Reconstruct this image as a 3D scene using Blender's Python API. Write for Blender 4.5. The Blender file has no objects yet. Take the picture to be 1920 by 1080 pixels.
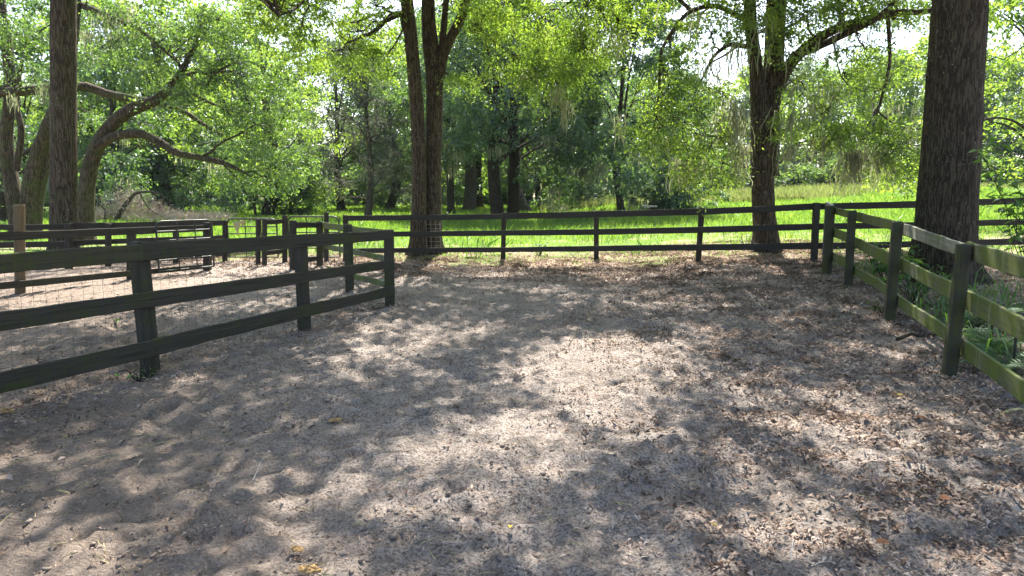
import bpy, math
import numpy as np

rng = np.random.default_rng(7)
R = math.radians
scene = bpy.context.scene
col = scene.collection

# ------------------------------------------------------------------ camera, sky, sun, exposure
CAM_H = 1.65
FPX = 1250.0                       # focal length in pixels of a 1920 wide picture
PITCH = math.atan(170.0 / FPX)
cam_d = bpy.data.cameras.new('camera')
cam_d.sensor_width = 36.0
cam_d.lens = FPX / 1920.0 * 36.0
cam_d.clip_start = 0.05
cam_d.clip_end = 1500.0
cam = bpy.data.objects.new('camera', cam_d)
cam.location = (0, 0, CAM_H)
cam.rotation_euler = (math.pi / 2 - PITCH, 0, 0)
col.objects.link(cam)
scene.camera = cam

SUN_EL, SUN_AZ = R(54), R(4)       # azimuth clockwise from +Y
SUNV = np.array([math.sin(SUN_AZ) * math.cos(SUN_EL), math.cos(SUN_AZ) * math.cos(SUN_EL), math.sin(SUN_EL)])
world = bpy.data.worlds.new('World')
scene.world = world
world.use_nodes = True
wn = world.node_tree
wn.nodes.clear()
sky = wn.nodes.new('ShaderNodeTexSky')
sky.sky_type = 'NISHITA'
sky.sun_disc = False
sky.sun_elevation = SUN_EL
sky.sun_rotation = SUN_AZ
sky.dust_density = 2.5
sky.air_density = 1.0
bg = wn.nodes.new('ShaderNodeBackground')
bg.inputs['Strength'].default_value = 0.112
wo = wn.nodes.new('ShaderNodeOutputWorld')
wn.links.new(sky.outputs[0], bg.inputs[0])
wn.links.new(bg.outputs[0], wo.inputs[0])

sun_d = bpy.data.lights.new('sun', 'SUN')
sun_d.energy = 5.0
sun_d.angle = R(0.53)
sun_d.color = (1.0, 0.945, 0.865)
sun = bpy.data.objects.new('sun', sun_d)
from mathutils import Vector
sun.rotation_euler = Vector(SUNV).to_track_quat('Z', 'Y').to_euler()
sun.location = (0, 30, 40)
col.objects.link(sun)

vs = scene.view_settings
vs.view_transform = 'Standard'
vs.look = 'None'
vs.gamma = 1.0
vs.use_curve_mapping = False
vs.exposure = 2.05
scene.cycles.max_bounces = 8
scene.cycles.transparent_max_bounces = 8
scene.cycles.use_denoising = True

# ------------------------------------------------------------------ numeric helpers
_tab = np.random.default_rng(99).random((256, 256))


def vn2(x, y, s=0):
    x = np.asarray(x, float) + s * 17.31
    y = np.asarray(y, float) + s * 9.77
    xi = np.floor(x).astype(int)
    yi = np.floor(y).astype(int)
    fx = x - xi
    fy = y - yi
    fx = fx * fx * (3 - 2 * fx)
    fy = fy * fy * (3 - 2 * fy)
    a = _tab[xi & 255, yi & 255]
    b = _tab[(xi + 1) & 255, yi & 255]
    c = _tab[xi & 255, (yi + 1) & 255]
    d = _tab[(xi + 1) & 255, (yi + 1) & 255]
    return (a * (1 - fx) + b * fx) * (1 - fy) + (c * (1 - fx) + d * fx) * fy


def fbm(x, y, s=0, o=4):
    t, a, n = 0, 1.0, 0
    for k in range(o):
        t = t + a * vn2(x * 2 ** k, y * 2 ** k, s + k * 3)
        n += a
        a *= 0.5
    return t / n


def ss(a, b, x):
    t = np.clip((np.asarray(x, float) - a) / (b - a), 0, 1)
    return t * t * (3 - 2 * t)


def gz(x, y):
    """height of the ground: level paddock, rising gently to the right and into the field"""
    x = np.asarray(x, float)
    y = np.asarray(y, float)
    f = np.clip(y - 15, 0, 50)
    return 0.27 * ss(2, 7, x) * ss(5.5, 13, y) + 0.011 * f + 0.00105 * f * np.clip(x, 0, 32)


def ray(px, py):
    u = (px - 960) / FPX
    v = (540 - py) / FPX
    c, s = math.cos(PITCH), math.sin(PITCH)
    return np.array([u, c + v * s, -s + v * c])


def project(x, y, z):
    c, s = math.cos(PITCH), math.sin(PITCH)
    dz = z - CAM_H
    dep = y * c - dz * s
    up = y * s + dz * c
    return 960 + FPX * x / dep, 540 - FPX * up / dep


def at(px, py, Y):
    d = ray(px, py)
    t = Y / d[1]
    return np.array([d[0] * t, Y, CAM_H + d[2] * t])


def ground(px, py):
    d = ray(px, py)
    lo, hi = 0.5, 200.0
    t = lo
    while t < hi:
        p = d * t
        if CAM_H + p[2] <= gz(p[0], p[1]):
            break
        t += 0.02
    p = d * t
    return np.array([p[0], p[1], float(gz(p[0], p[1]))])


def on_plane(px, py, a, b, off=0.0):
    """where a sight line meets the vertical plane through ground points a, b (moved off metres along its normal)"""
    t = np.array([b[0] - a[0], b[1] - a[1]])
    t /= np.linalg.norm(t)
    n = np.array([t[1], -t[0]])
    if np.dot(n, -np.array(a[:2])) < 0:
        n = -n                       # towards the camera
    d = ray(px, py)
    q = np.array(a[:2]) + n * off
    k = np.dot(q, n) / np.dot(d[:2], n)
    return np.array([d[0] * k, d[1] * k, CAM_H + d[2] * k])


class MB:
    def __init__(self):
        self.v, self.l, self.s, self.n, self.uv = [], [], [], 0, []

    def add(self, V, F, uv=None):
        V = np.asarray(V, float).reshape(-1, 3)
        F = np.asarray(F, int)
        self.v.append(V)
        self.l.append((F + self.n).ravel())
        self.s.append(np.full(len(F), F.shape[1]))
        if uv is not None:
            self.uv.append(np.asarray(uv)[F.ravel()])
        self.n += len(V)

    def mesh(self, name, mat, smooth=False):
        me = bpy.data.meshes.new(name)
        V = np.concatenate(self.v)
        L = np.concatenate(self.l)
        S = np.concatenate(self.s)
        me.vertices.add(len(V))
        me.vertices.foreach_set('co', V.astype(np.float32).ravel())
        me.loops.add(len(L))
        me.loops.foreach_set('vertex_index', L.astype(np.int32))
        me.polygons.add(len(S))
        st = np.concatenate([[0], np.cumsum(S)[:-1]]).astype(np.int32)
        me.polygons.foreach_set('loop_start', st)
        if self.uv:
            u = me.uv_layers.new(name='UVMap')
            u.data.foreach_set('uv', np.concatenate(self.uv).astype(np.float32).ravel())
        me.update(calc_edges=True)
        me.validate()
        me.polygons.foreach_set('use_smooth', np.full(len(me.polygons), bool(smooth)))
        if mat:
            me.materials.append(mat)
        return me

    def build(self, name, mat, parent=None, smooth=False):
        o = bpy.data.objects.new(name, self.mesh(name, mat, smooth))
        col.objects.link(o)
        if parent:
            o.parent = parent
            o.matrix_parent_inverse = parent.matrix_basis.inverted()
        return o


def tag(o, label=None, cat=None, group=None, kind=None):
    if label:
        o['label'] = label
    if cat:
        o['category'] = cat
    if group:
        o['group'] = group
    if kind:
        o['kind'] = kind
    return o


def empty(name, loc, label=None, cat=None, group=None):
    o = bpy.data.objects.new(name, None)
    o.empty_display_size = 0.2
    o.location = tuple(float(c) for c in loc)
    col.objects.link(o)
    return tag(o, label, cat, group)


def spline(P, n):
    P = np.asarray(P, float)
    if len(P) < 3:
        t = np.linspace(0, 1, n)[:, None]
        return P[0] * (1 - t) + P[-1] * t
    Q = np.vstack([2 * P[0] - P[1], P, 2 * P[-1] - P[-2]])
    m = len(P) - 1
    out = []
    for t in np.linspace(0, m - 1e-6, n):
        i = int(t)
        f = t - i
        a, b, c, d = Q[i], Q[i + 1], Q[i + 2], Q[i + 3]
        out.append(0.5 * (2 * b + (c - a) * f + (2 * a - 5 * b + 4 * c - d) * f * f + (3 * b - a - 3 * c + d) * f ** 3))
    return np.array(out)


def tube(mb, P, r, sides=6, cap=True, ridge=0.0, rs=0, flare=0.0):
    P = np.asarray(P, float)
    n = len(P)
    r = np.broadcast_to(np.asarray(r, float), (n,))
    T = np.gradient(P, axis=0)
    T /= np.linalg.norm(T, axis=1)[:, None] + 1e-9
    ref = np.array([0, 0, 1.0]) if abs(T[0][2]) < 0.8 else np.array([1.0, 0, 0])
    A = ref - T * (T @ ref)[:, None]
    for i in range(1, n):
        a = A[i - 1] - T[i] * np.dot(A[i - 1], T[i])
        A[i] = a
        A[i] /= np.linalg.norm(A[i]) + 1e-9
    A[0] /= np.linalg.norm(A[0]) + 1e-9
    B = np.cross(T, A)
    ang = np.linspace(0, 2 * math.pi, sides, endpoint=False)
    ca, sa = np.cos(ang), np.sin(ang)
    rr = np.repeat(r[:, None], sides, 1)
    if ridge:
        d = np.concatenate([[0], np.cumsum(np.linalg.norm(np.diff(P, axis=0), axis=1))])
        U = np.abs(np.arange(sides) - sides / 2)[None, :] + np.zeros((n, 1))
        rr = rr * (1 + ridge * (vn2(U * 0.9, d[:, None] * 2.5 + U * 0, rs) - 0.5) * 2
                   + ridge * 1.5 * (vn2(U * 0.25, d[:, None] * 0.7 + U * 0, rs + 5) - 0.5))
    if flare:
        h = np.clip(1 - (P[:, 2] - P[0, 2]) / flare, 0, 1) ** 2.2
        lob = 0.55 + 0.45 * np.sin(ang * 5 + rs) + 0.3 * np.sin(ang * 3 + rs * 2)
        rr = rr * (1 + 0.6 * h[:, None] * lob[None, :])
    V = P[:, None, :] + rr[..., None] * (ca[None, :, None] * A[:, None, :] + sa[None, :, None] * B[:, None, :])
    I = np.arange(n * sides).reshape(n, sides)
    F = np.stack([I[:-1], np.roll(I[:-1], -1, 1), np.roll(I[1:], -1, 1), I[1:]], -1).reshape(-1, 4)
    mb.add(V.reshape(-1, 3), F)
    if cap:
        mb.add(V[-1], np.arange(sides)[None, :])
        mb.add(V[0], np.arange(sides)[::-1][None, :])


def unit(v):
    return v / (np.linalg.norm(v, axis=-1, keepdims=True) + 1e-9)


# ------------------------------------------------------------------ materials
def newmat(name):
    m = bpy.data.materials.new(name)
    m.use_nodes = True
    nt = m.node_tree
    nt.nodes.clear()
    return m, nt


def N(nt, t, **k):
    n = nt.nodes.new(t)
    for a, v in k.items():
        if a in n.inputs.keys():
            n.inputs[a].default_value = v
        else:
            setattr(n, a, v)
    return n


def ramp(nt, fac, stops, interp='LINEAR'):
    r = nt.nodes.new('ShaderNodeValToRGB')
    r.color_ramp.interpolation = interp
    e = r.color_ramp.elements
    while len(e) < len(stops):
        e.new(0.5)
    for el, (p, c) in zip(e, stops):
        el.position = p
        el.color = (c[0], c[1], c[2], 1) if len(c) == 3 else c
    nt.links.new(fac, r.inputs[0])
    return r.outputs[0]


def noise(nt, vec, scale, detail=4, rough=0.55, out=0):
    n = N(nt, 'ShaderNodeTexNoise')
    n.inputs['Scale'].default_value = scale
    n.inputs['Detail'].default_value = detail
    n.inputs['Roughness'].default_value = rough
    if vec is not None:
        nt.links.new(vec, n.inputs['Vector'])
    return n.outputs[out]


def mapping(nt, vec, scale, loc=None):
    m = N(nt, 'ShaderNodeMapping')
    m.inputs['Scale'].default_value = scale
    nt.links.new(vec, m.inputs['Vector'])
    if loc is not None:
        nt.links.new(loc, m.inputs['Location'])
    return m.outputs[0]


def mix(nt, fac, a, b, mode='MIX'):
    m = N(nt, 'ShaderNodeMix', data_type='RGBA', blend_type=mode)
    for s, v in ((m.inputs[0], fac), (m.inputs[6], a), (m.inputs[7], b)):
        if isinstance(v, (int, float)):
            s.default_value = v
        elif isinstance(v, (tuple, list)):
            s.default_value = (*v[:3], 1)
        else:
            nt.links.new(v, s)
    return m.outputs[2]


def mathn(nt, op, a, b=0.0):
    m = N(nt, 'ShaderNodeMath', operation=op)
    for s, v in ((m.inputs[0], a), (m.inputs[1], b)):
        if isinstance(v, (int, float)):
            s.default_value = v
        else:
            nt.links.new(v, s)
    return m.outputs[0]


def bump(nt, h, strength, dist):
    b = N(nt, 'ShaderNodeBump')
    b.inputs['Strength'].default_value = strength
    b.inputs['Distance'].default_value = dist
    nt.links.new(h, b.inputs['Height'])
    return b.outputs[0]


def finish(nt, colr, rough=0.8, nrm=None, metal=0.0, spec=0.3):
    p = N(nt, 'ShaderNodeBsdfPrincipled')
    o = N(nt, 'ShaderNodeOutputMaterial')
    if isinstance(colr, tuple):
        p.inputs['Base Color'].default_value = (*colr, 1)
    else:
        nt.links.new(colr, p.inputs['Base Color'])
    p.inputs['Roughness'].default_value = rough
    p.inputs['Metallic'].default_value = metal
    p.inputs['Specular IOR Level'].default_value = spec
    if nrm is not None:
        nt.links.new(nrm, p.inputs['Normal'])
    nt.links.new(p.outputs[0], o.inputs[0])


def leaf_mat(name, cols, trans, tf=0.5, gloss=0.06, grough=0.5):
    """thin leaf: diffuse + light let through + a little gloss, each leaf its own tone"""
    m, nt = newmat(name)
    g = N(nt, 'ShaderNodeNewGeometry')
    rnd = g.outputs['Random Per Island']
    big = noise(nt, g.outputs['Position'], 0.45, 2)
    mid = noise(nt, g.outputs['Position'], 1.7, 1)
    f = mathn(nt, 'ADD', mathn(nt, 'MULTIPLY', rnd, 0.5), mathn(nt, 'MULTIPLY', mathn(nt, 'SUBTRACT', big, 0.36), 0.8))
    f = mathn(nt, 'ADD', f, mathn(nt, 'MULTIPLY', mathn(nt, 'SUBTRACT', mid, 0.42), 1.5))
    if len(cols) == 3 and gloss > 0.045:
        cols = [tuple(.6 * q for q in cols[0])] + cols[1:]
        trans = [tuple(.45 * q for q in trans[0])] + trans[1:]
    k = len(cols)
    c1 = ramp(nt, f, [(i / (k - 1), c) for i, c in enumerate(cols)])
    c2 = ramp(nt, f, [(i / (k - 1), c) for i, c in enumerate(trans)])
    d = N(nt, 'ShaderNodeBsdfDiffuse')
    t = N(nt, 'ShaderNodeBsdfTranslucent')
    gl = N(nt, 'ShaderNodeBsdfGlossy')
    gl.inputs['Roughness'].default_value = grough
    gl.inputs['Color'].default_value = (0.9, 0.95, 1, 1)
    nt.links.new(c1, d.inputs[0])
    nt.links.new(c2, t.inputs[0])
    a = N(nt, 'ShaderNodeMixShader')
    a.inputs[0].default_value = tf
    nt.links.new(d.outputs[0], a.inputs[1])
    nt.links.new(t.outputs[0], a.inputs[2])
    b = N(nt, 'ShaderNodeMixShader')
    b.inputs[0].default_value = gloss
    nt.links.new(a.outputs[0], b.inputs[1])
    nt.links.new(gl.outputs[0], b.inputs[2])
    o = N(nt, 'ShaderNodeOutputMaterial')
    nt.links.new(b.outputs[0], o.inputs[0])
    return m


def bark_mat(name, dark, light, lichen=0.0, scale=1.0, green=0.0):
    m, nt = newmat(name)
    g = N(nt, 'ShaderNodeNewGeometry').outputs['Position']
    n1 = noise(nt, mapping(nt, g, (22 * scale, 22 * scale, 2.6 * scale)), 1.0, 4, 0.5)
    n2 = noise(nt, mapping(nt, g, (42, 42, 8)), 1.0, 6, 0.7)
    crack = mathn(nt, 'MULTIPLY', mathn(nt, 'ABSOLUTE', mathn(nt, 'SUBTRACT', n1, 0.5)), 5.0)
    crack = mathn(nt, 'MINIMUM', crack, 0.8)
    h = mathn(nt, 'ADD', crack, mathn(nt, 'MULTIPLY', n2, 0.7))
    c = ramp(nt, h, [(0.2, tuple(0.45 * q for q in dark)), (0.6, dark), (1.3 / 1.7, light)])
    big = noise(nt, g, 1.3, 5)
    c = mix(nt, mathn(nt, 'MULTIPLY', big, 0.6), c, tuple(0.6 * q for q in dark))
    if green:
        gm = ramp(nt, noise(nt, g, 2.6, 5), [(0.48, (0, 0, 0)), (0.62, (1, 1, 1))])
        c = mix(nt, mathn(nt, 'MULTIPLY', gm, green), c, (0.09, 0.115, 0.04))
    if lichen:
        sp = ramp(nt, noise(nt, g, 26, 3, 0.6), [(0.635, (0, 0, 0)), (0.68, (1, 1, 1))])
        zone = ramp(nt, noise(nt, g, 1.7, 2), [(0.4, (0.15,) * 3), (0.62, (1, 1, 1))])
        c = mix(nt, mathn(nt, 'MULTIPLY', mathn(nt, 'MULTIPLY', sp, zone), lichen), c, (0.42, 0.44, 0.40))
        pt = ramp(nt, noise(nt, g, 5.0, 5, 0.7), [(0.66, (0, 0, 0)), (0.72, (1, 1, 1))])
        c = mix(nt, mathn(nt, 'MULTIPLY', pt, lichen * 0.6), c, (0.34, 0.37, 0.33))
    finish(nt, c, 0.9, bump(nt, h, 0.9, 0.03), spec=0.15)
    return m


def wood_mat(name, base, dark, moss, moss_amt, streak=0.0, pale=(0.30, 0.30, 0.26)):
    """weathered board: grain along u, algae in drips down v, each board its own"""
    m, nt = newmat(name)
    tc = N(nt, 'ShaderNodeTexCoord').outputs['UV']
    oi = N(nt, 'ShaderNodeObjectInfo').outputs['Random']
    loc = N(nt, 'ShaderNodeCombineXYZ')
    nt.links.new(mathn(nt, 'MULTIPLY', oi, 37.0), loc.inputs[0])
    nt.links.new(mathn(nt, 'MULTIPLY', oi, 91.0), loc.inputs[1])
    L = loc.outputs[0]
    grain = noise(nt, mapping(nt, tc, (3.0, 90.0, 1), L), 1.0, 5, 0.65)
    grain2 = noise(nt, mapping(nt, tc, (1.2, 24.0, 1), L), 1.0, 3, 0.5)
    g = mathn(nt, 'ADD', mathn(nt, 'MULTIPLY', grain, 0.6), mathn(nt, 'MULTIPLY', grain2, 0.4))
    c = ramp(nt, g, [(0.32, dark), (0.5, base), (0.7, tuple(1.45 * q for q in base))])
    patch = noise(nt, mapping(nt, tc, (1.7, 3.5, 1), L), 1.0, 5, 0.6)
    drip = noise(nt, mapping(nt, tc, (22.0, 2.2, 1), L), 1.0, 4, 0.6)
    mm = mathn(nt, 'ADD', mathn(nt, 'MULTIPLY', patch, 0.65), mathn(nt, 'MULTIPLY', drip, 0.35))
    mm = mathn(nt, 'ADD', mm, mathn(nt, 'MULTIPLY', mathn(nt, 'SUBTRACT', grain, 0.5), 0.45))
    lo = 0.72 - 0.42 * moss_amt
    mf = ramp(nt, mm, [(lo, (0, 0, 0)), (lo + 0.13, (1, 1, 1))])
    mosc = mix(nt, drip, tuple(0.65 * q for q in moss), tuple(1.35 * q for q in moss))
    c = mix(nt, mathn(nt, 'MULTIPLY', mf, 0.85), c, mosc)
    if streak:
        st = ramp(nt, noise(nt, mapping(nt, tc, (13.0, 1.1, 1), L), 1.0, 5, 0.7), [(0.55, (0, 0, 0)), (0.66, (1, 1, 1))])
        c = mix(nt, mathn(nt, 'MULTIPLY', st, streak), c, pale)
    finish(nt, c, 0.85, bump(nt, g, 0.6, 0.006), spec=0.2)
    return m


def metal_mat(name, colr, rough, metal=0.6, rust=0.3):
    m, nt = newmat(name)
    g = N(nt, 'ShaderNodeNewGeometry').outputs['Position']
    n = ramp(nt, noise(nt, g, 9, 5, 0.7), [(0.5, (0, 0, 0)), (0.65, (1, 1, 1))])
    c = mix(nt, mathn(nt, 'MULTIPLY', n, rust), colr, (0.10, 0.05, 0.025))
    finish(nt, c, rough, metal=metal)
    return m


M = {}
M['oak_leaf'] = leaf_mat('oak_leaf', [(.025, .055, .016), (.045, .085, .022), (.075, .12, .03)],
                         [(.08, .18, .02), (.19, .34, .035), (.36, .50, .06)], 0.52, 0.06)
M['live_leaf'] = leaf_mat('live_leaf', [(.028, .055, .020), (.05, .09, .027), (.088, .135, .042)],
                          [(.07, .15, .02), (.18, .33, .035), (.37, .53, .065)], 0.5, 0.075, 0.45)
M['dark_leaf'] = leaf_mat('dark_leaf', [(.02, .046, .022), (.038, .075, .028), (.065, .11, .035)],
                          [(.06, .14, .03), (.13, .25, .04), (.25, .40, .06)], 0.46, 0.07)
M['bright_leaf'] = leaf_mat('bright_leaf', [(.035, .07, .015), (.06, .105, .02), (.10, .14, .03)],
                            [(.15, .28, .02), (.29, .46, .035), (.48, .62, .07)], 0.58, 0.05)
M['grey_leaf'] = leaf_mat('grey_leaf', [(.05, .065, .045), (.075, .10, .06), (.12, .13, .085)],
                          [(.10, .17, .06), (.16, .24, .08), (.22, .28, .11)], 0.4, 0.06)
M['cedar_leaf'] = leaf_mat('cedar_leaf', [(.06, .06, .045), (.085, .085, .06), (.09, .11, .06)],
                           [(.10, .11, .06), (.12, .14, .07), (.14, .18, .08)], 0.3, 0.03)
M['moss_hang'] = leaf_mat('moss_hang', [(.15, .16, .11), (.22, .23, .165), (.29, .30, .21)],
                          [(.26, .28, .15), (.34, .36, .19), (.42, .43, .24)], 0.5, 0.0)
M['grass'] = leaf_mat('grass', [(.05, .11, .015), (.08, .15, .02), (.12, .18, .03)],
                      [(.17, .32, .03), (.26, .44, .04), (.38, .52, .07)], 0.48, 0.03)
M['seed_grass'] = leaf_mat('seed_grass', [(.10, .13, .04), (.17, .17, .08), (.09, .14, .03)],
                           [(.24, .34, .07), (.32, .34, .11), (.22, .38, .05)], 0.45, 0.0)
M['litter'] = leaf_mat('litter', [(.055, .038, .028), (.19, .135, .102), (.39, .295, .23), (.53, .43, .355)],
                       [(.06, .04, .02), (.12, .08, .05), (.18, .12, .08), (.2, .15, .1)], 0.12, 0.0)
M['fern'] = leaf_mat('fern', [(.04, .09, .02), (.06, .13, .025), (.09, .16, .03)],
                     [(.14, .30, .03), (.20, .40, .04), (.28, .48, .05)], 0.45, 0.05)
M['brush'] = leaf_mat('brush', [(.32, .25, .19), (.46, .38, .30), (.55, .47, .39)],
                      [(.2, .15, .1)] * 3, 0.2, 0.0)
M['bark_oak'] = bark_mat('bark_oak', (.054, .042, .030), (.128, .10, .071), 0.7)
M['bark_big'] = bark_mat('bark_big', (.046, .037, .026), (.112, .09, .063), 0.5, 1.25)
M['bark_pale'] = bark_mat('bark_pale', (.065, .05, .035), (.15, .118, .084), 0.35, 1.0, 0.35)
M['bark_pine'] = bark_mat('bark_pine', (.055, .042, .030), (.125, .10, .072), 0.6, 0.8, 0.15)
M['bark_far'] = bark_mat('bark_far', (.045, .036, .028), (.095, .075, .058), 0.2)
M['wood_dark'] = wood_mat('wood_dark', (.047, .042, .033), (.017, .016, .012), (.044, .052, .016), 0.55)
M['wood_post'] = wood_mat('wood_post', (.050, .047, .034), (.02, .019, .014), (.052, .064, .016), 0.6)
M['wood_dark_moss'] = wood_mat('wood_dark_moss', (.055, .050, .036), (.02, .02, .014), (.058, .062, .018), 0.65)
M['wood_far'] = wood_mat('wood_far', (.040, .036, .030), (.016, .015, .013), (.035, .038, .018), 0.2)
M['wood_moss'] = wood_mat('wood_moss', (.12, .115, .08), (.045, .042, .03), (.098, .128, .022), 0.76, 0.4)
M['wood_pale'] = wood_mat('wood_pale', (.165, .165, .13), (.07, .07, .052), (.10, .125, .03), 0.55, 0.7, (.34, .35, .30))
M['wood_brown'] = wood_mat('wood_brown', (.135, .097, .056), (.07, .05, .03), (.10, .088, .05), 0.4)
M['metal_dark'] = metal_mat('metal_dark', (.045, .05, .045), 0.5, 0.5)
M['metal_grey'] = metal_mat('metal_grey', (.33, .34, .36), 0.4, 0.7, 0.15)
M['wire'] = metal_mat('wire', (.09, .085, .08), 0.6, 0.3, 0.4)
M['wire_pale'] = metal_mat('wire_pale', (.5, .5, .5), 0.5, 0.3, 0.1)

# sand
m, nt = newmat('sand')
g = N(nt, 'ShaderNodeNewGeometry').outputs['Position']
big = noise(nt, g, 0.9, 5, 0.6)
mid = noise(nt, g, 7.0, 6, 0.62)
fine = noise(nt, g, 60.0, 5, 0.7)
grit = noise(nt, g, 260.0, 2, 0.6)
c = ramp(nt, mid, [(0.3, (.245, .198, .168)), (0.48, (.385, .322, .278)), (0.7, (.49, .425, .372))])
c = mix(nt, mathn(nt, 'MULTIPLY', ramp(nt, big, [(0.48, (0, 0, 0)), (0.64, (1, 1, 1))]), 0.45), c, (.20, .165, .13))
c = mix(nt, ramp(nt, fine, [(0.41, (.9,) * 3), (0.53, (0, 0, 0))]), c, (.075, .06, .048))
c = mix(nt, mathn(nt, 'MULTIPLY', grit, 0.25), c, (.5, .44, .39))
sx = N(nt, 'ShaderNodeSeparateXYZ')
nt.links.new(g, sx.inputs[0])
# organic, browner footing in the left corner nearest the gateway
lf = N(nt, 'ShaderNodeMapRange')
lf.interpolation_type = 'SMOOTHSTEP'
nt.links.new(mathn(nt, 'ADD', mathn(nt, 'ADD', sx.outputs[0], mathn(nt, 'MULTIPLY', sx.outputs[1], 0.55)), mathn(nt, 'MULTIPLY', big, 1.6)), lf.inputs['Value'])
for q, v in zip(('From Min', 'From Max', 'To Min', 'To Max'), (0.4, 2.6, 0.75, 0.0)):
    lf.inputs[q].default_value = v
c = mix(nt, lf.outputs[0], c, mix(nt, mid, (.13, .098, .073), (.34, .268, .212)))
spk = noise(nt, g, 34.0, 6, 0.75)
c = mix(nt, ramp(nt, spk, [(0.35, (.7,) * 3), (0.44, (0, 0, 0))]), c, (.07, .052, .04))
c = mix(nt, ramp(nt, spk, [(0.58, (0, 0, 0)), (0.68, (.5,) * 3)]), c, (.46, .385, .33))
hh = mathn(nt, 'ADD', mathn(nt, 'MULTIPLY', mid, 1.2), mathn(nt, 'ADD', mathn(nt, 'MULTIPLY', mathn(nt, 'ADD', fine, spk), 0.6), mathn(nt, 'MULTIPLY', grit, 0.12)))
finish(nt, c, 0.95, bump(nt, hh, 1.0, 0.05), spec=0.1)
M['sand'] = m
# field soil under the grass
m, nt = newmat('field_soil')
g = N(nt, 'ShaderNodeNewGeometry').outputs['Position']
a = noise(nt, g, 0.5, 5, 0.6)
b = noise(nt, g, 9.0, 5, 0.65)
c = mix(nt, b, (.05, .10, .018), (.13, .19, .035))
sx = N(nt, 'ShaderNodeSeparateXYZ')
nt.links.new(g, sx.inputs[0])
mr = N(nt, 'ShaderNodeMapRange')
nt.links.new(sx.outputs[1], mr.inputs['Value'])
for q, v in zip(('From Min', 'From Max', 'To Min', 'To Max'), (16, 27, 0.75, 0.0)):
    mr.inputs[q].default_value = v
pf = ramp(nt, mathn(nt, 'ADD', a, mathn(nt, 'MULTIPLY', mr.outputs[0], 0.35)), [(0.62, (0, 0, 0)), (0.78, (1, 1, 1))])
c = mix(nt, pf, c, mix(nt, b, (.16, .12, .08), (.34, .27, .2)))
finish(nt, c, 0.95, bump(nt, b, 0.8, 0.04), spec=0.1)
M['field_soil'] = m
# dry clumps
m, nt = newmat('tan_clump')
g = N(nt, 'ShaderNodeNewGeometry').outputs['Position']
finish(nt, mix(nt, noise(nt, g, 45, 5, 0.7), (.22, .12, .05), (.52, .34, .14)), 0.9, bump(nt, noise(nt, g, 90, 4), 1.0, 0.01))
M['tan_clump'] = m


def flat_mat(name, c, c2, scale=30):
    m, nt = newmat(name)
    g = N(nt, 'ShaderNodeNewGeometry').outputs['Position']
    finish(nt, mix(nt, noise(nt, g, scale, 4), c, c2), 0.8)
    return m


M['clod'] = flat_mat('clod', (.085, .064, .048), (.27, .215, .175), 22)
M['straw'] = flat_mat('straw', (.34, .28, .12), (.50, .44, .24))
M['straw_pale'] = flat_mat('straw_pale', (.42, .38, .33), (.55, .50, .44))
M['leaf_rust'] = flat_mat('leaf_rust', (.22, .085, .03), (.36, .16, .07), 60)
M['leaf_yellow'] = flat_mat('leaf_yellow', (.42, .30, .05), (.58, .44, .10), 60)
M['cloth'] = flat_mat('cloth', (.30, .28, .13), (.44, .40, .22), 12)
M['table_top'] = flat_mat('table_top', (.28, .24, .20), (.40, .36, .31), 12)

# ------------------------------------------------------------------ ground
D_A, D_B = ground(648, 491), ground(1526, 487)      # line of the far fence


def field_edge(x):
    x = np.asarray(x, float)
    s = (D_B[1] - D_A[1]) / (D_B[0] - D_A[0])
    return np.where(x < D_A[0], D_A[1] + 0.35, D_A[1] + s * np.clip(x - D_A[0], 0, 25)) + 0.3


def axis(parts):
    out = [parts[0][0]]
    for a, b, st in parts:
        n = max(1, int(round((b - a) / st)))
        out += list(np.linspace(a, b, n + 1)[1:])
    return np.array(out)


def grid_mesh(X, Y, Z):
    nx, ny = len(X), len(Y)
    gx, gy = np.meshgrid(X, Y)
    V = np.stack([gx, gy, Z(gx, gy)], -1).reshape(-1, 3)
    I = np.arange(nx * ny).reshape(ny, nx)
    F = np.stack([I[:-1, :-1], I[:-1, 1:], I[1:, 1:], I[1:, :-1]], -1).reshape(-1, 4)
    mb = MB()
    mb.add(V, F)
    return mb


# hoof prints in the soft footing
hp = np.stack([rng.uniform(-5, 5.5, 420), rng.uniform(1.2, 15, 420)], 1)
hp = hp[rng.random(420) < 0.9]


def relief(x, y):
    near = 1 - ss(14, 22, y)
    w = fbm(x * 0.7, y * 0.7, 1, 3) - 0.5
    l1 = np.abs(fbm(x * 3.1, y * 3.1, 2, 4) - 0.5)
    l2 = fbm(x * 11, y * 11, 3, 3) - 0.5
    l3 = fbm(x * 19, y * 19, 5, 2) - 0.5
    z = 0.08 * w - 0.15 * l1 * (0.4 + fbm(x * 0.5, y * 0.5, 8, 2)) + 0.058 * l2 + 0.03 * l3
    return z * near


def ground_z(x, y):
    z = gz(x, y) + relief(x, y) - 0.6 * ss(1.5, 7, y - field_edge(x))
    sel = (x > -6) & (x < 6.5) & (y > 1) & (y < 15.5)
    xs, ys = x[sel], y[sel]
    dz = np.zeros_like(xs)
    for k, (hx, hy) in enumerate(hp):
        b = (np.abs(xs - hx) < 0.25) & (np.abs(ys - hy) < 0.25)
        d = np.hypot(xs[b] - hx, ys[b] - hy)
        dz[b] += -0.045 * np.exp(-(d / 0.06) ** 4) + 0.018 * np.exp(-((d - 0.105) / 0.035) ** 2)
    z[sel] += dz
    return z


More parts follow.
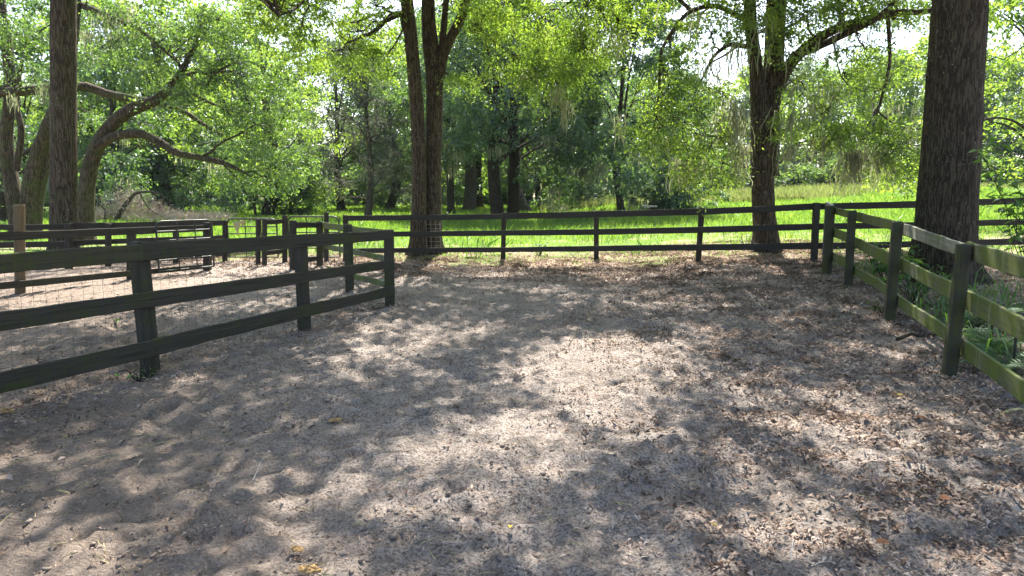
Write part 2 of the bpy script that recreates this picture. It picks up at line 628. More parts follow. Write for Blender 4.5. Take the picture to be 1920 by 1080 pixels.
GX = axis([(-160, -40, 12), (-40, -12, 1.2), (-12, -6, 0.15), (-6, 6.5, 0.042), (6.5, 12, 0.12), (12, 40, 1.2), (40, 160, 12)])
GY = axis([(-60, -5, 5), (-5, 1.2, 0.3), (1.2, 7.5, 0.036), (7.5, 11, 0.05), (11, 19, 0.1), (19, 40, 1.0), (40, 330, 10)])
go = grid_mesh(GX, GY, ground_z).build('ground', M['sand'], smooth=True)
tag(go, 'churned grey-pink sand of the paddock with hoof marks and dapples', kind='structure')

FX = axis([(-160, -40, 12), (-40, -14, 1.0), (-14, 16, 0.18), (16, 40, 1.0), (40, 160, 12)])
FY = axis([(13, 22, 0.15), (22, 40, 0.6), (40, 330, 8)])


def field_z(x, y):
    e = y - field_edge(x) + (fbm(x * 0.9, y * 0.9, 21, 4) - 0.5) * 2.4
    return gz(x, y) + np.clip(e * 0.06, -0.10, 0.05) + 0.06 * (fbm(x * 0.8, y * 0.8, 23, 3) - 0.5) * ss(0, 2, e)


fo = grid_mesh(FX, FY, field_z).build('field', M['field_soil'], smooth=True)
tag(fo, 'bright green pasture beyond the dark far fence', kind='structure')


def top_z(x, y):
    return np.maximum(gz(x, y) + relief(np.asarray(x, float), np.asarray(y, float)), field_z(np.asarray(x, float), np.asarray(y, float)))


# ------------------------------------------------------------------ fences
def board(name, A, B, th, mat, parent, label=None, nseg=None, seed=0):
    """A, B = (top point, bottom point) of the two ends of the board's front face"""
    (at_, ab), (bt, bb) = [np.asarray(q, float) for q in A], [np.asarray(q, float) for q in B]
    L = np.linalg.norm(bt - at_)
    n = nseg or max(6, int(L / 0.22))
    t = np.linspace(0, 1, n + 1)[:, None]
    T = at_ * (1 - t) + bt * t
    Bm = ab * (1 - t) + bb * t
    ax = unit((bt - at_) * np.array([1, 1, 0]))
    nr = np.array([ax[1], -ax[0], 0])
    if np.dot(nr, -at_) < 0:
        nr = -nr
    s = t[:, 0] * L
    H = np.linalg.norm(at_ - ab)
    sag = 0.012 * np.sin(math.pi * t[:, 0]) * (rng.random() - 0.6) * L / 2.4
    warp = (vn2(s * 0.8, s * 0 + seed, 31) - 0.5) * 0.055
    T = T + np.array([0, 0, 1.0]) * (sag + (vn2(s * 4, s * 0 + seed, 32) - 0.5) * 0.085 * H)[:, None] + nr * warp[:, None]
    Bm = Bm + np.array([0, 0, 1.0]) * (sag + (vn2(s * 4, s * 0 + seed, 33) - 0.5) * 0.085 * H)[:, None] + nr * warp[:, None]
    c = min(0.006, H * 0.08)
    up = unit(T - Bm)
    ring = [T - up * c, T - nr * c, T - nr * (th - c), T - up * c - nr * th, Bm + up * c - nr * th, Bm - nr * (th - c), Bm - nr * c, Bm + up * c]
    vco = [0.0 + c, 0.0, -0.02, -0.03, -H - 0.03, -H - 0.02, -H, -H + c]
    V = np.stack(ring, 1)
    k = 8
    uv = np.stack([np.repeat(s[:, None], k, 1), np.repeat(np.array(vco)[None, :], n + 1, 0)], -1).reshape(-1, 2) * np.array([1, 1])
    I = np.arange((n + 1) * k).reshape(n + 1, k)
    F = np.stack([I[:-1], np.roll(I[:-1], -1, 1), np.roll(I[1:], -1, 1), I[1:]], -1).reshape(-1, 4)
    mb = MB()
    mb.add(V.reshape(-1, 3), F, uv)
    uve = np.tile(np.linspace(0, 0.02, k)[:, None], (1, 2))
    mb.add(V[0], np.arange(k)[::-1][None, :], uve)
    mb.add(V[-1], np.arange(k)[None, :], uve)
    o = mb.build(name, mat, parent)
    if label:
        o['label'] = label
    return o


def post(base, top, w, mat, parent, round_=False, name='post', seed=0, d=None, yaw=0.0):
    base = np.array(base, float)
    top = np.array(top, float)
    base = base - (top - base) * (0.15 / max(0.3, top[2] - base[2]))
    k = 14
    ang = np.linspace(0, 2 * math.pi, k, endpoint=False) + math.pi / k
    if round_:
        prof = np.stack([np.cos(ang), np.sin(ang)], 1) * w / 2
    else:
        e = 0.28
        prof = np.stack([np.sign(np.cos(ang)) * np.abs(np.cos(ang)) ** e * w / 2,
                         np.sign(np.sin(ang)) * np.abs(np.sin(ang)) ** e * (d or w) / 2], 1)
        prof[:, 0] = np.clip(prof[:, 0], -w / 2, w / 2)
    cy, sy = math.cos(yaw), math.sin(yaw)
    prof = prof @ np.array([[cy, sy], [-sy, cy]])
    n = 9
    t = np.linspace(0, 1, n)
    C = base * (1 - t[:, None]) + top * t[:, None]
    sc = 1 + (vn2(t * 5, t * 0 + seed, 41) - 0.5) * 0.10
    V = []
    for i in range(n):
        V.append(np.c_[C[i, 0] + prof[:, 0] * sc[i], C[i, 1] + prof[:, 1] * sc[i], np.full(k, C[i, 2])])
    Vt = V[-1].copy()
    ctr = Vt.mean(0)
    Vt = ctr + (Vt - ctr) * 0.86
    Vt[:, 2] += 0.012 + (rng.random(k) - 0.5) * 0.008
    V.append(Vt)
    V = np.array(V)
    L = top[2] - base[2]
    arc = np.linspace(0, math.pi * w, k)
    uv = np.stack([np.repeat(np.r_[t * L, L + 0.02][:, None], k, 1), np.repeat(arc[None, :], n + 1, 0)], -1).reshape(-1, 2)
    I = np.arange((n + 1) * k).reshape(n + 1, k)
    F = np.stack([I[:-1], np.roll(I[:-1], -1, 1), np.roll(I[1:], -1, 1), I[1:]], -1).reshape(-1, 4)
    mb = MB()
    mb.add(V.reshape(-1, 3), F, uv)
    mb.add(V[-1], np.arange(k)[None, :], np.c_[V[-1][:, 0] - ctr[0], V[-1][:, 1] - ctr[1]])
    return mb.build(name, mat, parent)


def px_post(pb, pt, wpx, mat, parent, **kw):
    b = ground(*pb)
    dd = b[1]
    t = at(pt[0], pt[1], dd)
    return post(b, t, wpx * dd / FPX, mat, parent, **kw), b, t


def px_board(a, b, ends, off, mat, parent, ext=(0, 0), th=0.036, label=None):
    (xa, ta, ba), (xb, tb, bb) = ends
    A = [on_plane(xa, ta, a, b, off), on_plane(xa, ba, a, b, off)]
    B = [on_plane(xb, tb, a, b, off), on_plane(xb, bb, a, b, off)]
    for P in (A, B):                              # ends cut square
        m_ = (P[0][:2] + P[1][:2]) / 2
        P[0][:2] = m_
        P[1][:2] = m_
    if ext[0]:
        u = [unit(A[i] - B[i]) * ext[0] for i in (0, 1)]
        w = A[0] - A[1]
        A = [A[0] + u[0], A[0] + u[0] - w]
    if ext[1]:
        u = [unit(B[i] - A[i]) * ext[1] for i in (0, 1)]
        w = B[0] - B[1]
        B = [B[0] + u[0], B[0] + u[0] - w]
    return board('board', A, B, th, mat, parent, label, seed=rng.random() * 50)


def wire_panel(a, b, h0, h1, dx, dz, r, mat, parent, name='wire_mesh', off=0.0):
    a = np.array(a, float)
    b = np.array(b, float)
    d = b - a
    L = np.linalg.norm(d[:2])
    t = d / L
    n = np.array([t[1], -t[0], 0])
    if np.dot(n, -a) < 0:
        n = -n
    mb = MB()
    for z in np.arange(h0, h1 + 1e-6, dz):
        s = np.linspace(0, L, max(4, int(L / 0.35)))
        P = a + t * s[:, None] + n * off
        P[:, 2] += z + 0.012 * (vn2(s * 2.3, s * 0 + z * 9, 51) - 0.5)
        P += n * (0.03 * (vn2(s * 1.7, s * 0 + z * 4, 52) - 0.5))[:, None]
        tube(mb, P, r, 3, cap=False)
    for s in np.arange(0.02, L, dx):
        zz = np.linspace(h0, h1, 5)
        P = a + t * s + n * off + np.zeros((5, 1))
        P[:, 2] += zz
        P += t * (0.02 * (vn2(zz * 3, zz * 0 + s * 5, 53) - 0.5))[:, None] + n * (0.03 * (vn2(zz * 3 + s, zz * 0 + s * 2, 54) - 0.5))[:, None]
        tube(mb, P, r, 3, cap=False)
    return mb.build(name, mat, parent)


WD, WF, WMo = M['wood_dark'], M['wood_far'], M['wood_moss']
# near left fence
A1, A3 = ground(283, 702), ground(731, 573)
A2 = on_plane(571, 623, A1, A3)
A2[2] = gz(A2[0], A2[1])
A0 = A1 - (A2 - A1) * 1.05
A0[2] = 0
fA = empty('board_fence', A2, 'weathered dark three board fence with wire mesh crossing the left foreground', 'fence')
yawA = math.atan2((A3 - A1)[1], (A3 - A1)[0])
for b, tp, w in ((A1, at(259, 455, A1[1]), 30), (A2, at(563, 443, A2[1]), 22), (A3, at(729, 432, A3[1]), 17)):
    post(b, tp, w * .9 * b[1] / FPX, WD, fA, seed=b[1], yaw=yawA)
post(A0, A0 + np.array([0, 0, 1.2]), 0.15, WD, fA, yaw=yawA)
o1 = 0.108
px_board(A1, A2, ((0, 474, 511), (266, 457, 489)), o1, M['wood_dark_moss'], fA, (1.5, 0), label='mossy greenish top board at the left edge')
px_board(A1, A3, ((268, 455, 488), (740, 431, 449)), o1, WD, fA)
px_board(A1, A3, ((0, 583, 621), (740, 486, 502)), o1, WD, fA, (1.5, 0))
px_board(A1, A2, ((0, 699, 738), (289, 638, 669)), o1, WD, fA, (1.5, 0))
px_board(A1, A3, ((291, 636, 668), (741, 536, 553)), o1, WD, fA)
wire_panel(A0, A3, 0.02, 1.12, 0.10, 0.10, 0.0012, M['wire'], fA, off=-0.09)
mb = MB()
for (xa, ya), (xb, yb), sg in (((0, 608), (740, 487), 0.015), ((60, 588), (736, 483), 0.03), ((270, 640), (738, 560), 0.02), ((290, 489), (722, 446), 0.01)):
    P0, P1 = on_plane(xa, ya, A1, A3, o1 + 0.012), on_plane(xb, yb, A1, A3, o1 + 0.012)
    P = spline([P0, (P0 * 2 + P1) / 3 - [0, 0, sg], (P0 + 2 * P1) / 3 + [0, 0, sg * 0.5], P1], 16)
    tube(mb, P, 0.0012, 4)
mb.build('strand_wire', M['wire'], fA)

# return fence behind the corner
B1, B2, B3 = ground(656, 545), ground(600, 499), ground(550, 505)
fB = empty('board_fence', B1, 'short mossy board fence running back from the corner post of the near fence', 'fence')
post(B1, at(652, 422, B1[1]), 0.14, WD, fB, seed=3)
post(B2, at(599, 416, B2[1]), 0.14, WD, fB, seed=4)
post(B3, at(549, 414, B3[1]), 0.17, WF, fB, seed=5, round_=True)
A3b = A3 + np.array([0.0, 0.05, 0])
ob = -0.09
px_board(A3b, B2, ((602, 416, 427), (731, 432, 448)), ob, WMo, fB)
px_board(A3b, B2, ((602, 456, 466), (731, 481, 492)), ob, WMo, fB)
px_board(A3b, B2, ((602, 496, 505), (731, 529, 541)), ob, WMo, fB)
px_board(B3, B2, ((550, 417, 428), (600, 417, 427)), 0.09, WF, fB)
px_board(B3, B2, ((550, 484, 493), (600, 481, 489)), 0.09, WF, fB)
wire_panel(A3b, B2, 0.02, 1.05, 0.10, 0.10, 0.0013, M['wire'], fB, off=-0.1)

# middle left fence with brown post
Mp, M2, M3 = ground(38, 550), ground(246, 523), ground(389, 505)
fM = empty('board_fence', M2, 'dark board fence with a tall reddish brown round post in the left pens', 'fence')
o_, b, t = px_post((38, 550), (36, 385), 18, M['wood_brown'], fM, round_=True)
o_['label'] = 'tall reddish brown round post'
px_post((246, 523), (246, 430), 13, WF, fM)
px_post((389, 506), (389, 418), 13, WF, fM)
om = 0.16
px_board(Mp, M3, ((0, 435, 450), (395, 421, 433)), om, WF, fM, (2.0, 0))
px_board(Mp, M3, ((0, 491, 504), (395, 475, 483)), om, WF, fM, (2.0, 0))
px_board(Mp, M3, ((0, 531, 546), (395, 495, 503)), om, WD, fM, (2.0, 0))

# far left fence
N0, N1, N4 = ground(-60, 507), ground(129, 502), ground(422, 490)
fN = empty('board_fence', N1, 'farther dark board fence in front of the thick left trunk', 'fence')
for pb, pt, w in (((129, 502), (129, 420), 11), ((203, 499), (203, 420), 9), ((330, 494), (330, 417), 9), ((422, 490), (422, 414), 8)):
    px_post(pb, pt, w, WF, fN)
on = 0.12
px_board(N0, N4, ((0, 420, 431), (133, 420, 430)), on, WF, fN, (2.5, 0))
px_board(N0, N4, ((134, 418, 430), (420, 413, 423)), on, WF, fN)
px_board(N0, N4, ((0, 454, 466), (133, 452, 463)), on, WF, fN, (2.5, 0))
px_board(N0, N4, ((134, 451, 461), (420, 441, 450)), on, WF, fN)
px_board(N0, N4, ((0, 490, 500), (420, 471, 480)), on, WF, fN, (2.5, 0))

# far fence across the picture
fD = empty('board_fence', (D_A + D_B) / 2, 'long near-black three board fence between the paddock and the green field', 'fence')
for pb, pt, w in (((648, 491), (648, 404), 9), ((943, 491), (945, 399), 9), ((1118, 490), (1118, 396), 9), ((1309, 491), (1316, 390), 9.5),
                  ((1526, 488), (1531, 381), 11)):
    px_post(pb, pt, w, WF, fD)
tD = (D_B - D_A)
for s in (1.24, 1.46, 1.7):
    q = D_A + tD * s
    q[2] = gz(q[0], q[1])
    post(q, q + np.array([0, 0, 1.28]), 0.12, WF, fD)
od = 0.105
for e in ((((645, 404, 414), (943, 401, 411))), ((944, 400, 411), (1313, 391, 403)), ((1314, 391, 403), (1530, 381, 393)),
          ((1531, 381, 393), (1720, 377, 390)),
          ((646, 435, 445), (943, 432, 442)), ((944, 432, 442), (1312, 425, 437)), ((1313, 425, 437), (1528, 419, 431)),
          ((1529, 419, 431), (1720, 416, 427)),
          ((646, 466, 475), (943, 464, 473)), ((944, 464, 473), (1311, 458, 470)), ((1312, 458, 470), (1527, 455, 467))):
    px_board(D_A, D_B, e, od, WF, fD, th=0.04)
px_board(D_A, D_B, ((1721, 377, 389), (1876, 371, 383)), od, WF, fD, (0, 3))
px_board(D_A, D_B, ((1721, 416, 427), (1925, 409, 421)), od, WF, fD, (0, 2))
px_board(D_A, D_B, ((1529, 455, 467), (1720, 452, 464)), od, WF, fD)
px_board(D_A, D_B, ((1721, 452, 464), (1925, 447, 459)), od, WF, fD, (0, 2))

# right fence, posts inside, boards outside
RB = [ground(1550, 513), ground(1590, 539), ground(1667, 602), ground(1780, 698)]
R5 = RB[3] + (RB[3] - RB[2]) * 1.0
R5[2] = gz(R5[0], R5[1])
RB.append(R5)
fR = empty('board_fence', RB[2], 'green algae covered three board fence along the right of the paddock', 'fence')
yawR = math.atan2((RB[3] - RB[2])[1], (RB[3] - RB[2])[0])
for b, tp, w, rd in ((RB[0], (1557, 387), 20, True), (RB[1], (1598, 396), 16, False), (RB[2], (1683, 417), 21, False), (RB[3], (1808, 460), 27, False)):
    post(b, at(tp[0], tp[1], b[1]), w * .87 * b[1] / FPX, M['wood_post'], fR, round_=rd, yaw=yawR, seed=b[0])
post(R5, R5 + np.array([0, 0, 1.24]), 0.15, WD, fR, yaw=yawR)
rows = [
    (0, ((1560, 387, 400), (1597, 396, 410)), WMo), (1, ((1600, 397, 414), (1684, 416, 435)), WMo),
    (2, ((1686, 417, 439), (1806, 457, 482)), M['wood_pale']), (3, ((1810, 453, 487), (1920, 482, 521)), WMo),
    (0, ((1556, 424, 441), (1594, 438, 456)), WMo), (1, ((1597, 443, 461), (1678, 478, 504)), WMo),
    (2, ((1681, 480, 503), (1797, 534, 568)), WMo), (3, ((1803, 541, 578), (1920, 597, 640)), WMo),
    (0, ((1553, 469, 485), (1589, 486, 503)), WMo), (1, ((1593, 491, 507), (1671, 541, 562)), WMo),
    (2, ((1673, 545, 566), (1787, 619, 649)), WMo), (3, ((1790, 625, 658), (1920, 715, 757)), WMo)]
for k, e, mt in rows:
    px_board(RB[k], RB[k + 1], e, -0.095, mt, fR, (0, 1.2 if k == 3 else 0),
             label='pale grey streaked top board' if mt is M['wood_pale'] else None)

# two iron stakes behind the lower right boards
for k, (pb, pt, lb) in enumerate((((1856, 668), (1861, 600), 'rusty iron stake behind the lower right boards, nearer the green post'),
                      ((1899, 694), (1906, 622), 'rusty iron stake behind the lower right boards, nearer the picture edge'))):
    b = ground(*pb)
    mb = MB()
    tpp = at(pt[0], pt[1], b[1])
    tube(mb, [b - [0, 0, .1], (b + tpp) / 2, tpp + [0, 0, .12]], 0.013, 6)
    tag(mb.build('iron_stake', M['metal_dark']), lb, 'stake', 'iron stakes by the right fence')


# ------------------------------------------------------------------ tube gates
def round_frame(a, b, z0, z1, r=0.14, n=6):
    """rounded rectangle between ground points a and b, closed at the bottom"""
    a = np.array(a, float)
    b = np.array(b, float)
    L = np.linalg.norm((b - a)[:2])
    t = (b - a) / L
    pts = []
    for cx, cz, a0 in ((r, z0 + 0.02, None), (r, z1 - r, math.pi), (L - r, z1 - r, math.pi / 2), (L - r, z0 + 0.02, None)):
        if a0 is None:
            pts.append((0 if cx == r else L, cz))
        else:
            for k in range(n + 1):
                an = a0 - k * math.pi / 2 / n
                pts.append((cx + r * math.cos(an), cz + r * math.sin(an)))
    return np.array([a + t * s + np.array([0, 0, z]) for s, z in pts]), t, L


def tube_gate(a, b, h, label, mat, z0=0.08, nr=5, rad=0.021, mesh=False):
    g_ = empty('tube_gate', (np.array(a) + np.array(b)) / 2, label, 'gate', 'tube gates')
    P, t, L = round_frame(a, b, z0, h)
    mb = MB()
    tube(mb, P, rad, 8)
    mb.build('frame', mat, g_, True)
    for k in range(nr):
        z = z0 + 0.03 + (h - z0 - 0.05) * (k / nr) ** 0.92
        mb = MB()
        s = np.linspace(0.0, L, 6)
        Q = np.array(a) + t * s[:, None] + np.array([0, 0, z])
        tube(mb, Q, rad * 0.8, 6)
        mb.build('rail', mat, g_, True)
    for f in ((0.36, 0.68) if L > 1.2 else (0.5,)):
        mb = MB()
        Q = np.array(a) + t * L * f
        tube(mb, [Q + [0, 0, z0 + .02], Q + [0, 0, h / 2], Q + [0, 0, h]], rad * 0.6, 4)
        mb.build('brace', mat, g_)
    if mesh:
        wire_panel(np.array(a) + t * 0.02, np.array(b) - t * 0.02, z0, h * 0.72, 0.1, 0.1, 0.0025, M['wire_pale'], g_)
    return g_


def gp(px, py):
    return ground(px, py)


MD = M['metal_dark']
ka, kb = gp(299, 519), gp(402, 508)
tube_gate(ka, kb, (519 - 415) / 149 * 1.65, 'dark round cornered tube gate standing at the end of the brown post fence', MD)
la, lb = gp(430, 490), gp(522, 490)
tube_gate(la, lb, (490 - 411) / 120 * 1.65, 'dark tube gate with a tan rag hanging from its top rail', MD)
fa, fb = gp(543, 490), gp(638, 490)
tube_gate(fa, fb, (490 - 407) / 120 * 1.65, 'dark rounded tube gate beside the left end of the long far fence', MD)
ca, cb = RB[0] + np.array([0.10, 0.14, 0]), D_B + np.array([0.12, -0.16, 0])
tube_gate(ca, cb, 1.27, 'small grey pipe and mesh gate closing the far right corner', M['metal_grey'], mesh=True)

# rag on the gate
mb = MB()
w, h = 8, 7
q0 = at(438, 412, la[1] - 0.06)
sc = la[1] / FPX
V = []
for j in range(h + 1):
    for i in range(w + 1):
        f = i / w
        tap = 1 - 0.6 * (j / h)
        drop = (4 + 26 * (j / h)) * (0.75 + 0.5 * math.sin(f * 5.2 + 1))
        V.append(q0 + np.array([(10 + (f - .5) * 24 * tap) * sc, -0.02 * math.sin(f * 9 + j * .6), -drop * sc * (0.5 + 0.5 * (1 - abs(f - .5)))]))
I = np.arange((w + 1) * (h + 1)).reshape(h + 1, w + 1)
mb.add(V, np.stack([I[:-1, :-1], I[:-1, 1:], I[1:, 1:], I[1:, :-1]], -1).reshape(-1, 4))
rag = mb.build('rag', M['cloth'], smooth=True)
rag.modifiers.new('thick', 'SOLIDIFY').thickness = 0.006
tag(rag, 'faded tan rag hanging over the tube gate in the left pens', 'rag')

# loose pen posts and the short piece of board fence between them
fP = empty('board_fence', gp(495, 496), 'short two board panel with twin posts between the left pen gates', 'fence')
for pb, pt, w in (((484, 496), (484, 411), 9), ((496, 497), (496, 411), 9.5), ((534, 491), (534, 405), 10)):
    px_post(pb, pt, w, WF, fP, round_=True)
pa, pb_ = gp(496, 495), gp(534, 491)
px_board(pa, pb_, ((500, 412, 421), (533, 411, 419)), 0.07, WF, fP)
px_board(pa, pb_, ((500, 470, 479), (533, 467, 475)), 0.07, WF, fP)
gpst, _, _ = px_post((612, 490), (612, 399), 9, WF, None, round_=True, name='gate_post')
tag(gpst, 'tall dark round post behind the rounded tube gate', 'post')

# pale stock panel leaning on the double trunk
s0 = at(800, 470, 18.0)
s1 = at(826, 470, 18.0)
wp = empty('wire_panel', s0, 'pale wire panel leaning on the double trunk behind the far fence', 'wire panel')
for q in range(7):
    mb = MB()
    z = q * 0.115
    tube(mb, [s0 + [0, 0, z + .02], s1 + [0, 0, z + .02]], 0.0045, 4)
    mb.build('wire', M['metal_grey'], wp)
for q in range(4):
    mb = MB()
    p = s0 + (s1 - s0) * q / 3
    tube(mb, [p, p + [0, 0, 0.8]], 0.0045, 4)
    mb.build('wire', M['metal_grey'], wp)


# ------------------------------------------------------------------ trees
def leaf_quads(C, rad, per, size, r, flat=0.75, droop=0.25, wid=0.46, up=0.4):
    """leaves scattered in clumps: C centres, rad clump radii"""
    C = np.asarray(C, float)
    n = len(C) * per
    rad = np.broadcast_to(rad, (len(C),))
    c = np.repeat(C, per, 0)
    rr = np.repeat(rad, per)
    k = 4                                       # each clump is a few drooping sprays of leaves along twigs
    sp = unit(r.normal(size=(len(C), k, 3)) * np.array([1, 1, .45]) + np.array([0, 0, -droop]))
    sp = sp[np.repeat(np.arange(len(C)), per), r.integers(0, k, n)]
    al = r.random(n) ** 0.8 * 1.25
    d = sp * (al * rr)[:, None] + r.normal(size=(n, 3)) * (rr * (.10 + .16 * al))[:, None] * np.array([1, 1, flat])
    p = c + d
    p[:, 2] -= al * al * rr * .22
    a = unit(sp * 0.7 + r.normal(size=(n, 3)) * 0.6 + np.array([0, 0, -droop]))
    nn = unit(r.normal(size=(n, 3)) + np.array([0, 0, up * 2]))
    b = unit(np.cross(a, nn))
    nn = np.cross(b, a)
    s = size * (np.repeat(r.uniform(.65, 1.35, len(C)), per) * r.uniform(0.6, 1.35, n))[:, None]
    V = np.stack([p, p + a * s * 0.5 + b * s * wid * 0.5 + nn * s * 0.06, p + a * s - nn * s * 0.08, p + a * s * 0.5 - b * s * wid * 0.5 + nn * s * 0.06], 1)
    return V.reshape(-1, 3), np.arange(n * 4).reshape(-1, 4)


def in_lobe(c, rad, n, r):
    d = unit(r.normal(size=(n, 3)))
    return np.asarray(c) + d * (r.random(n) ** 0.42)[:, None] * np.asarray(rad)


def nearest(paths, q, r=None):
    best = None
    for P, rr in paths:
        d = np.linalg.norm(P - q, axis=1)
        i = int(np.argmin(d))
        if r is not None:
            i = max(1, i - int(r.integers(0, 7)))
        if best is None or d[i] < best[0]:
            best = (d[i], P[i], rr[i])
    return best


def limb_path(pts, rads, n=18):
    P = spline(pts, n)
    k = np.linspace(0, len(rads) - 1, n)
    return P, np.interp(k, np.arange(len(rads)), rads)


def wiggle(a, b, r, amt, n=7, droop=0.0):
    t = np.linspace(0, 1, n)[:, None]
    P = a * (1 - t) + b * t
    L = np.linalg.norm(b - a)
    off = np.cumsum(r.normal(size=(n, 3)), 0)
    off = (off - off[0]) * np.sin(t * math.pi) * amt * L / n ** 0.5
    P = P + off
    P[:, 2] += np.sin(t[:, 0] * math.pi) * droop * L
    return P


def moss_strands(mb, P, n, L, r, spread=0.25, w=0.02):
    """hanging moss: tapering wavy ribbons falling from around point P"""
    for k in range(n):
        l = L * r.uniform(0.35, 1.0)
        s = 6
        t = np.linspace(0, 1, s)
        p0 = np.array(P) + r.normal(size=3) * np.array([spread, spread, spread * 0.35]) * 0.6
        x = p0[0] + np.cumsum(r.normal(size=s)) * 0.05 * l
        y = p0[1] + np.cumsum(r.normal(size=s)) * 0.05 * l
        z = p0[2] - t * l
        an = r.uniform(0, math.pi)
        ww = w * r.uniform(0.5, 1.4) * np.array([0.5, 1, 0.9, 0.7, 0.45, 0.08])
        dx, dy = math.cos(an) * ww, math.sin(an) * ww
        V = np.stack([np.stack([x - dx, y - dy, z], 1), np.stack([x + dx, y + dy, z], 1)], 1).reshape(-1, 3)
        I = np.arange(2 * s).reshape(s, 2)
        mb.add(V, np.stack([I[:-1, 0], I[:-1, 1], I[1:, 1], I[1:, 0]], -1))


def make_tree(name, label, cat, base, stems, limbs, lobes, bark, leaf, seed, group=None, size=0.1, per=60, crad=0.55,
              sides=20, flare=0.8, ridge=0.05, moss=None, extra=None, twigs=0.6, wid=0.46, trunk_join=True, local=False, droop=0.25):
    """stems/limbs: lists of (points, radii); lobes: (centre, radius(3), clumps)"""
    r = np.random.default_rng(seed)
    root = empty(name, base, label, cat, group)
    mt = MB()
    paths = []
    for k, (p, q) in enumerate(stems):
        P, rr = limb_path(p, q, 34)
        paths.append((P, rr))
        tube(mt, P, rr, sides, ridge=ridge, rs=seed + k, flare=flare if k == 0 or flare < 0.9 else 0)
    mt.build('trunk', bark, root, True)
    for p, q in limbs:
        P, rr = limb_path(p, q, 24)
        P = P + (np.cumsum(r.normal(size=P.shape), 0) * 0.012 * (rr.max() * 2 + 0.05) ** 0.5)
        paths.append((P, rr))
        ml = MB()
        tube(ml, P, rr, max(6, sides // 2), ridge=ridge)
        ml.build('limb', bark, root, True)
    mbh, mc = MB(), MB()
    anchors = []
    for c, rad, ncl in lobes:
        c = np.asarray(c, float)
        rad = np.broadcast_to(np.asarray(rad, float), (3,))
        d, q, qr = nearest(paths, c, r)
        if d > 0.5:
            W = wiggle(q, c, r, 0.25, 9, 0.06)
            br = np.linspace(min(qr * 0.6, 0.02 + 0.018 * d), 0.012, 9)
            tube(mbh, W, br, 5, cap=False)
        else:
            W = np.array([q, c])
            br = np.array([0.02, 0.01])
        CC = in_lobe(c, rad, ncl, r)
        for cc in CC:
            if r.random() < twigs:
                s = W[r.integers(len(W) // 2, len(W))]
                tube(mbh, wiggle(s, cc, r, 0.3, 5), np.linspace(0.011, 0.004, 5) * max(1, size / 0.1), 3, cap=False)
        V, F = leaf_quads(CC, crad * 0.78 * r.uniform(0.5, 1.3, ncl), per, size, r, wid=wid, droop=droop)
        mc.add(V, F)
        anchors.append((c, rad, CC))
    if extra is not None and len(extra):  # unseen overhead leaves, added to shade the ground, join the crown
        mc.add(*leaf_quads(extra, r.uniform(.3, .85, len(extra)), 72, .145, r, wid=.5))
        for cc in extra[::9]:
            d, q, qr = nearest(paths, cc)
            if d < 7:
                tube(mbh, wiggle(q, cc, r, 0.2, 6, 0.05), np.linspace(min(qr, 0.05), 0.008, 6), 4, cap=False)
    if mbh.n:
        mbh.build('twigs', bark, root)['kind'] = 'stuff'
    mc.build('crown', leaf, root)
    for P, n, L, sp in moss or ():
        mm = MB()
        moss_strands(mm, P, int(n * 1.25), L, r, sp * 1.2, 0.0125 if size < .15 else .036)
        mm.build('hanging_moss', M['moss_hang'], root)
    return root


def copy_tree(o, parent=None):
    c = o.copy()
    col.objects.link(c)
    if parent:
        c.parent = parent
    for ch in list(o.children):
        copy_tree(ch, c)
    return c


# --- sun patches the added overhead leaves are shaped to leave on the paddock: (x, y, rx, ry, openness) in sight from the camera, on the ground
LIT = [(1110, 545, 150, 20, 1), (1260, 556, 80, 14, 1), (860, 520, 130, 14, .8), (690, 690, 70, 16, 1), (770, 610, 130, 35, .75), (1010, 600, 130, 26, .45),
       (1130, 690, 150, 60, .95), (990, 720, 90, 45, .8), (1100, 790, 95, 42, 1), (1330, 610, 130, 40, .5), (1360, 700, 90, 40, .45), (1540, 800, 75, 35, 1),
       (1700, 808, 115, 36, 1), (1790, 865, 60, 34, .9), (930, 835, 80, 24, .9), (870, 890, 100, 40, .75), (1000, 1015, 80, 45, .95), (1450, 940, 80, 20, .6),
       (1560, 1010, 140, 50, .9), (1350, 1050, 100, 40, .7), (1240, 800, 50, 25, .8), (560, 890, 90, 40, .5), (720, 910, 60, 30, .6), (1700, 660, 50, 25, .8),
       (1540, 600, 70, 16, .8), (1590, 725, 70, 22, .6), (80, 840, 90, 20, .6), (10, 1020, 40, 50, .9), (150, 565, 230, 50, .95), (380, 545, 200, 35, .85),
       (480, 515, 150, 20, .9), (600, 560, 80, 25, .6), (1450, 520, 100, 14, .6), (240, 960, 120, 40, .35), (1780, 1000, 120, 50, .45), (700, 1010, 80, 40, .4),
       (250, 660, 200, 40, .35), (290, 880, 150, 36, .6), (130, 950, 110, 36, .6), (560, 965, 120, 36, .65), (330, 1020, 130, 36, .55), (520, 740, 110, 24, .5), (420, 810, 90, 22, .4), (690, 520, 60, 20, .7)]
LITA = np.array(LIT)


def openness(x, y):
    px, py = project(x, y, 0.0)
    px = px + (fbm(x * 1.3, y * 1.3, 61, 2) - 0.5) * 70
    py = py + (fbm(x * 1.3, y * 1.3, 64, 2) - 0.5) * 30
    o = np.full(np.shape(x), 0.03)
    for cx, cy, rx, ry, k in LITA:
        d = ((px - cx) / rx) ** 2 + ((py - cy) / ry) ** 2
        o = np.maximum(o, k * (1 - ss(0.6, 1.35, d)))
    out = (px < -60) | (px > 1980) | (py > 1130)
    o = np.where(out, ss(0.5, 0.62, fbm(x * 0.6, y * 0.6, 66, 3)) * 0.7, o)
    return o


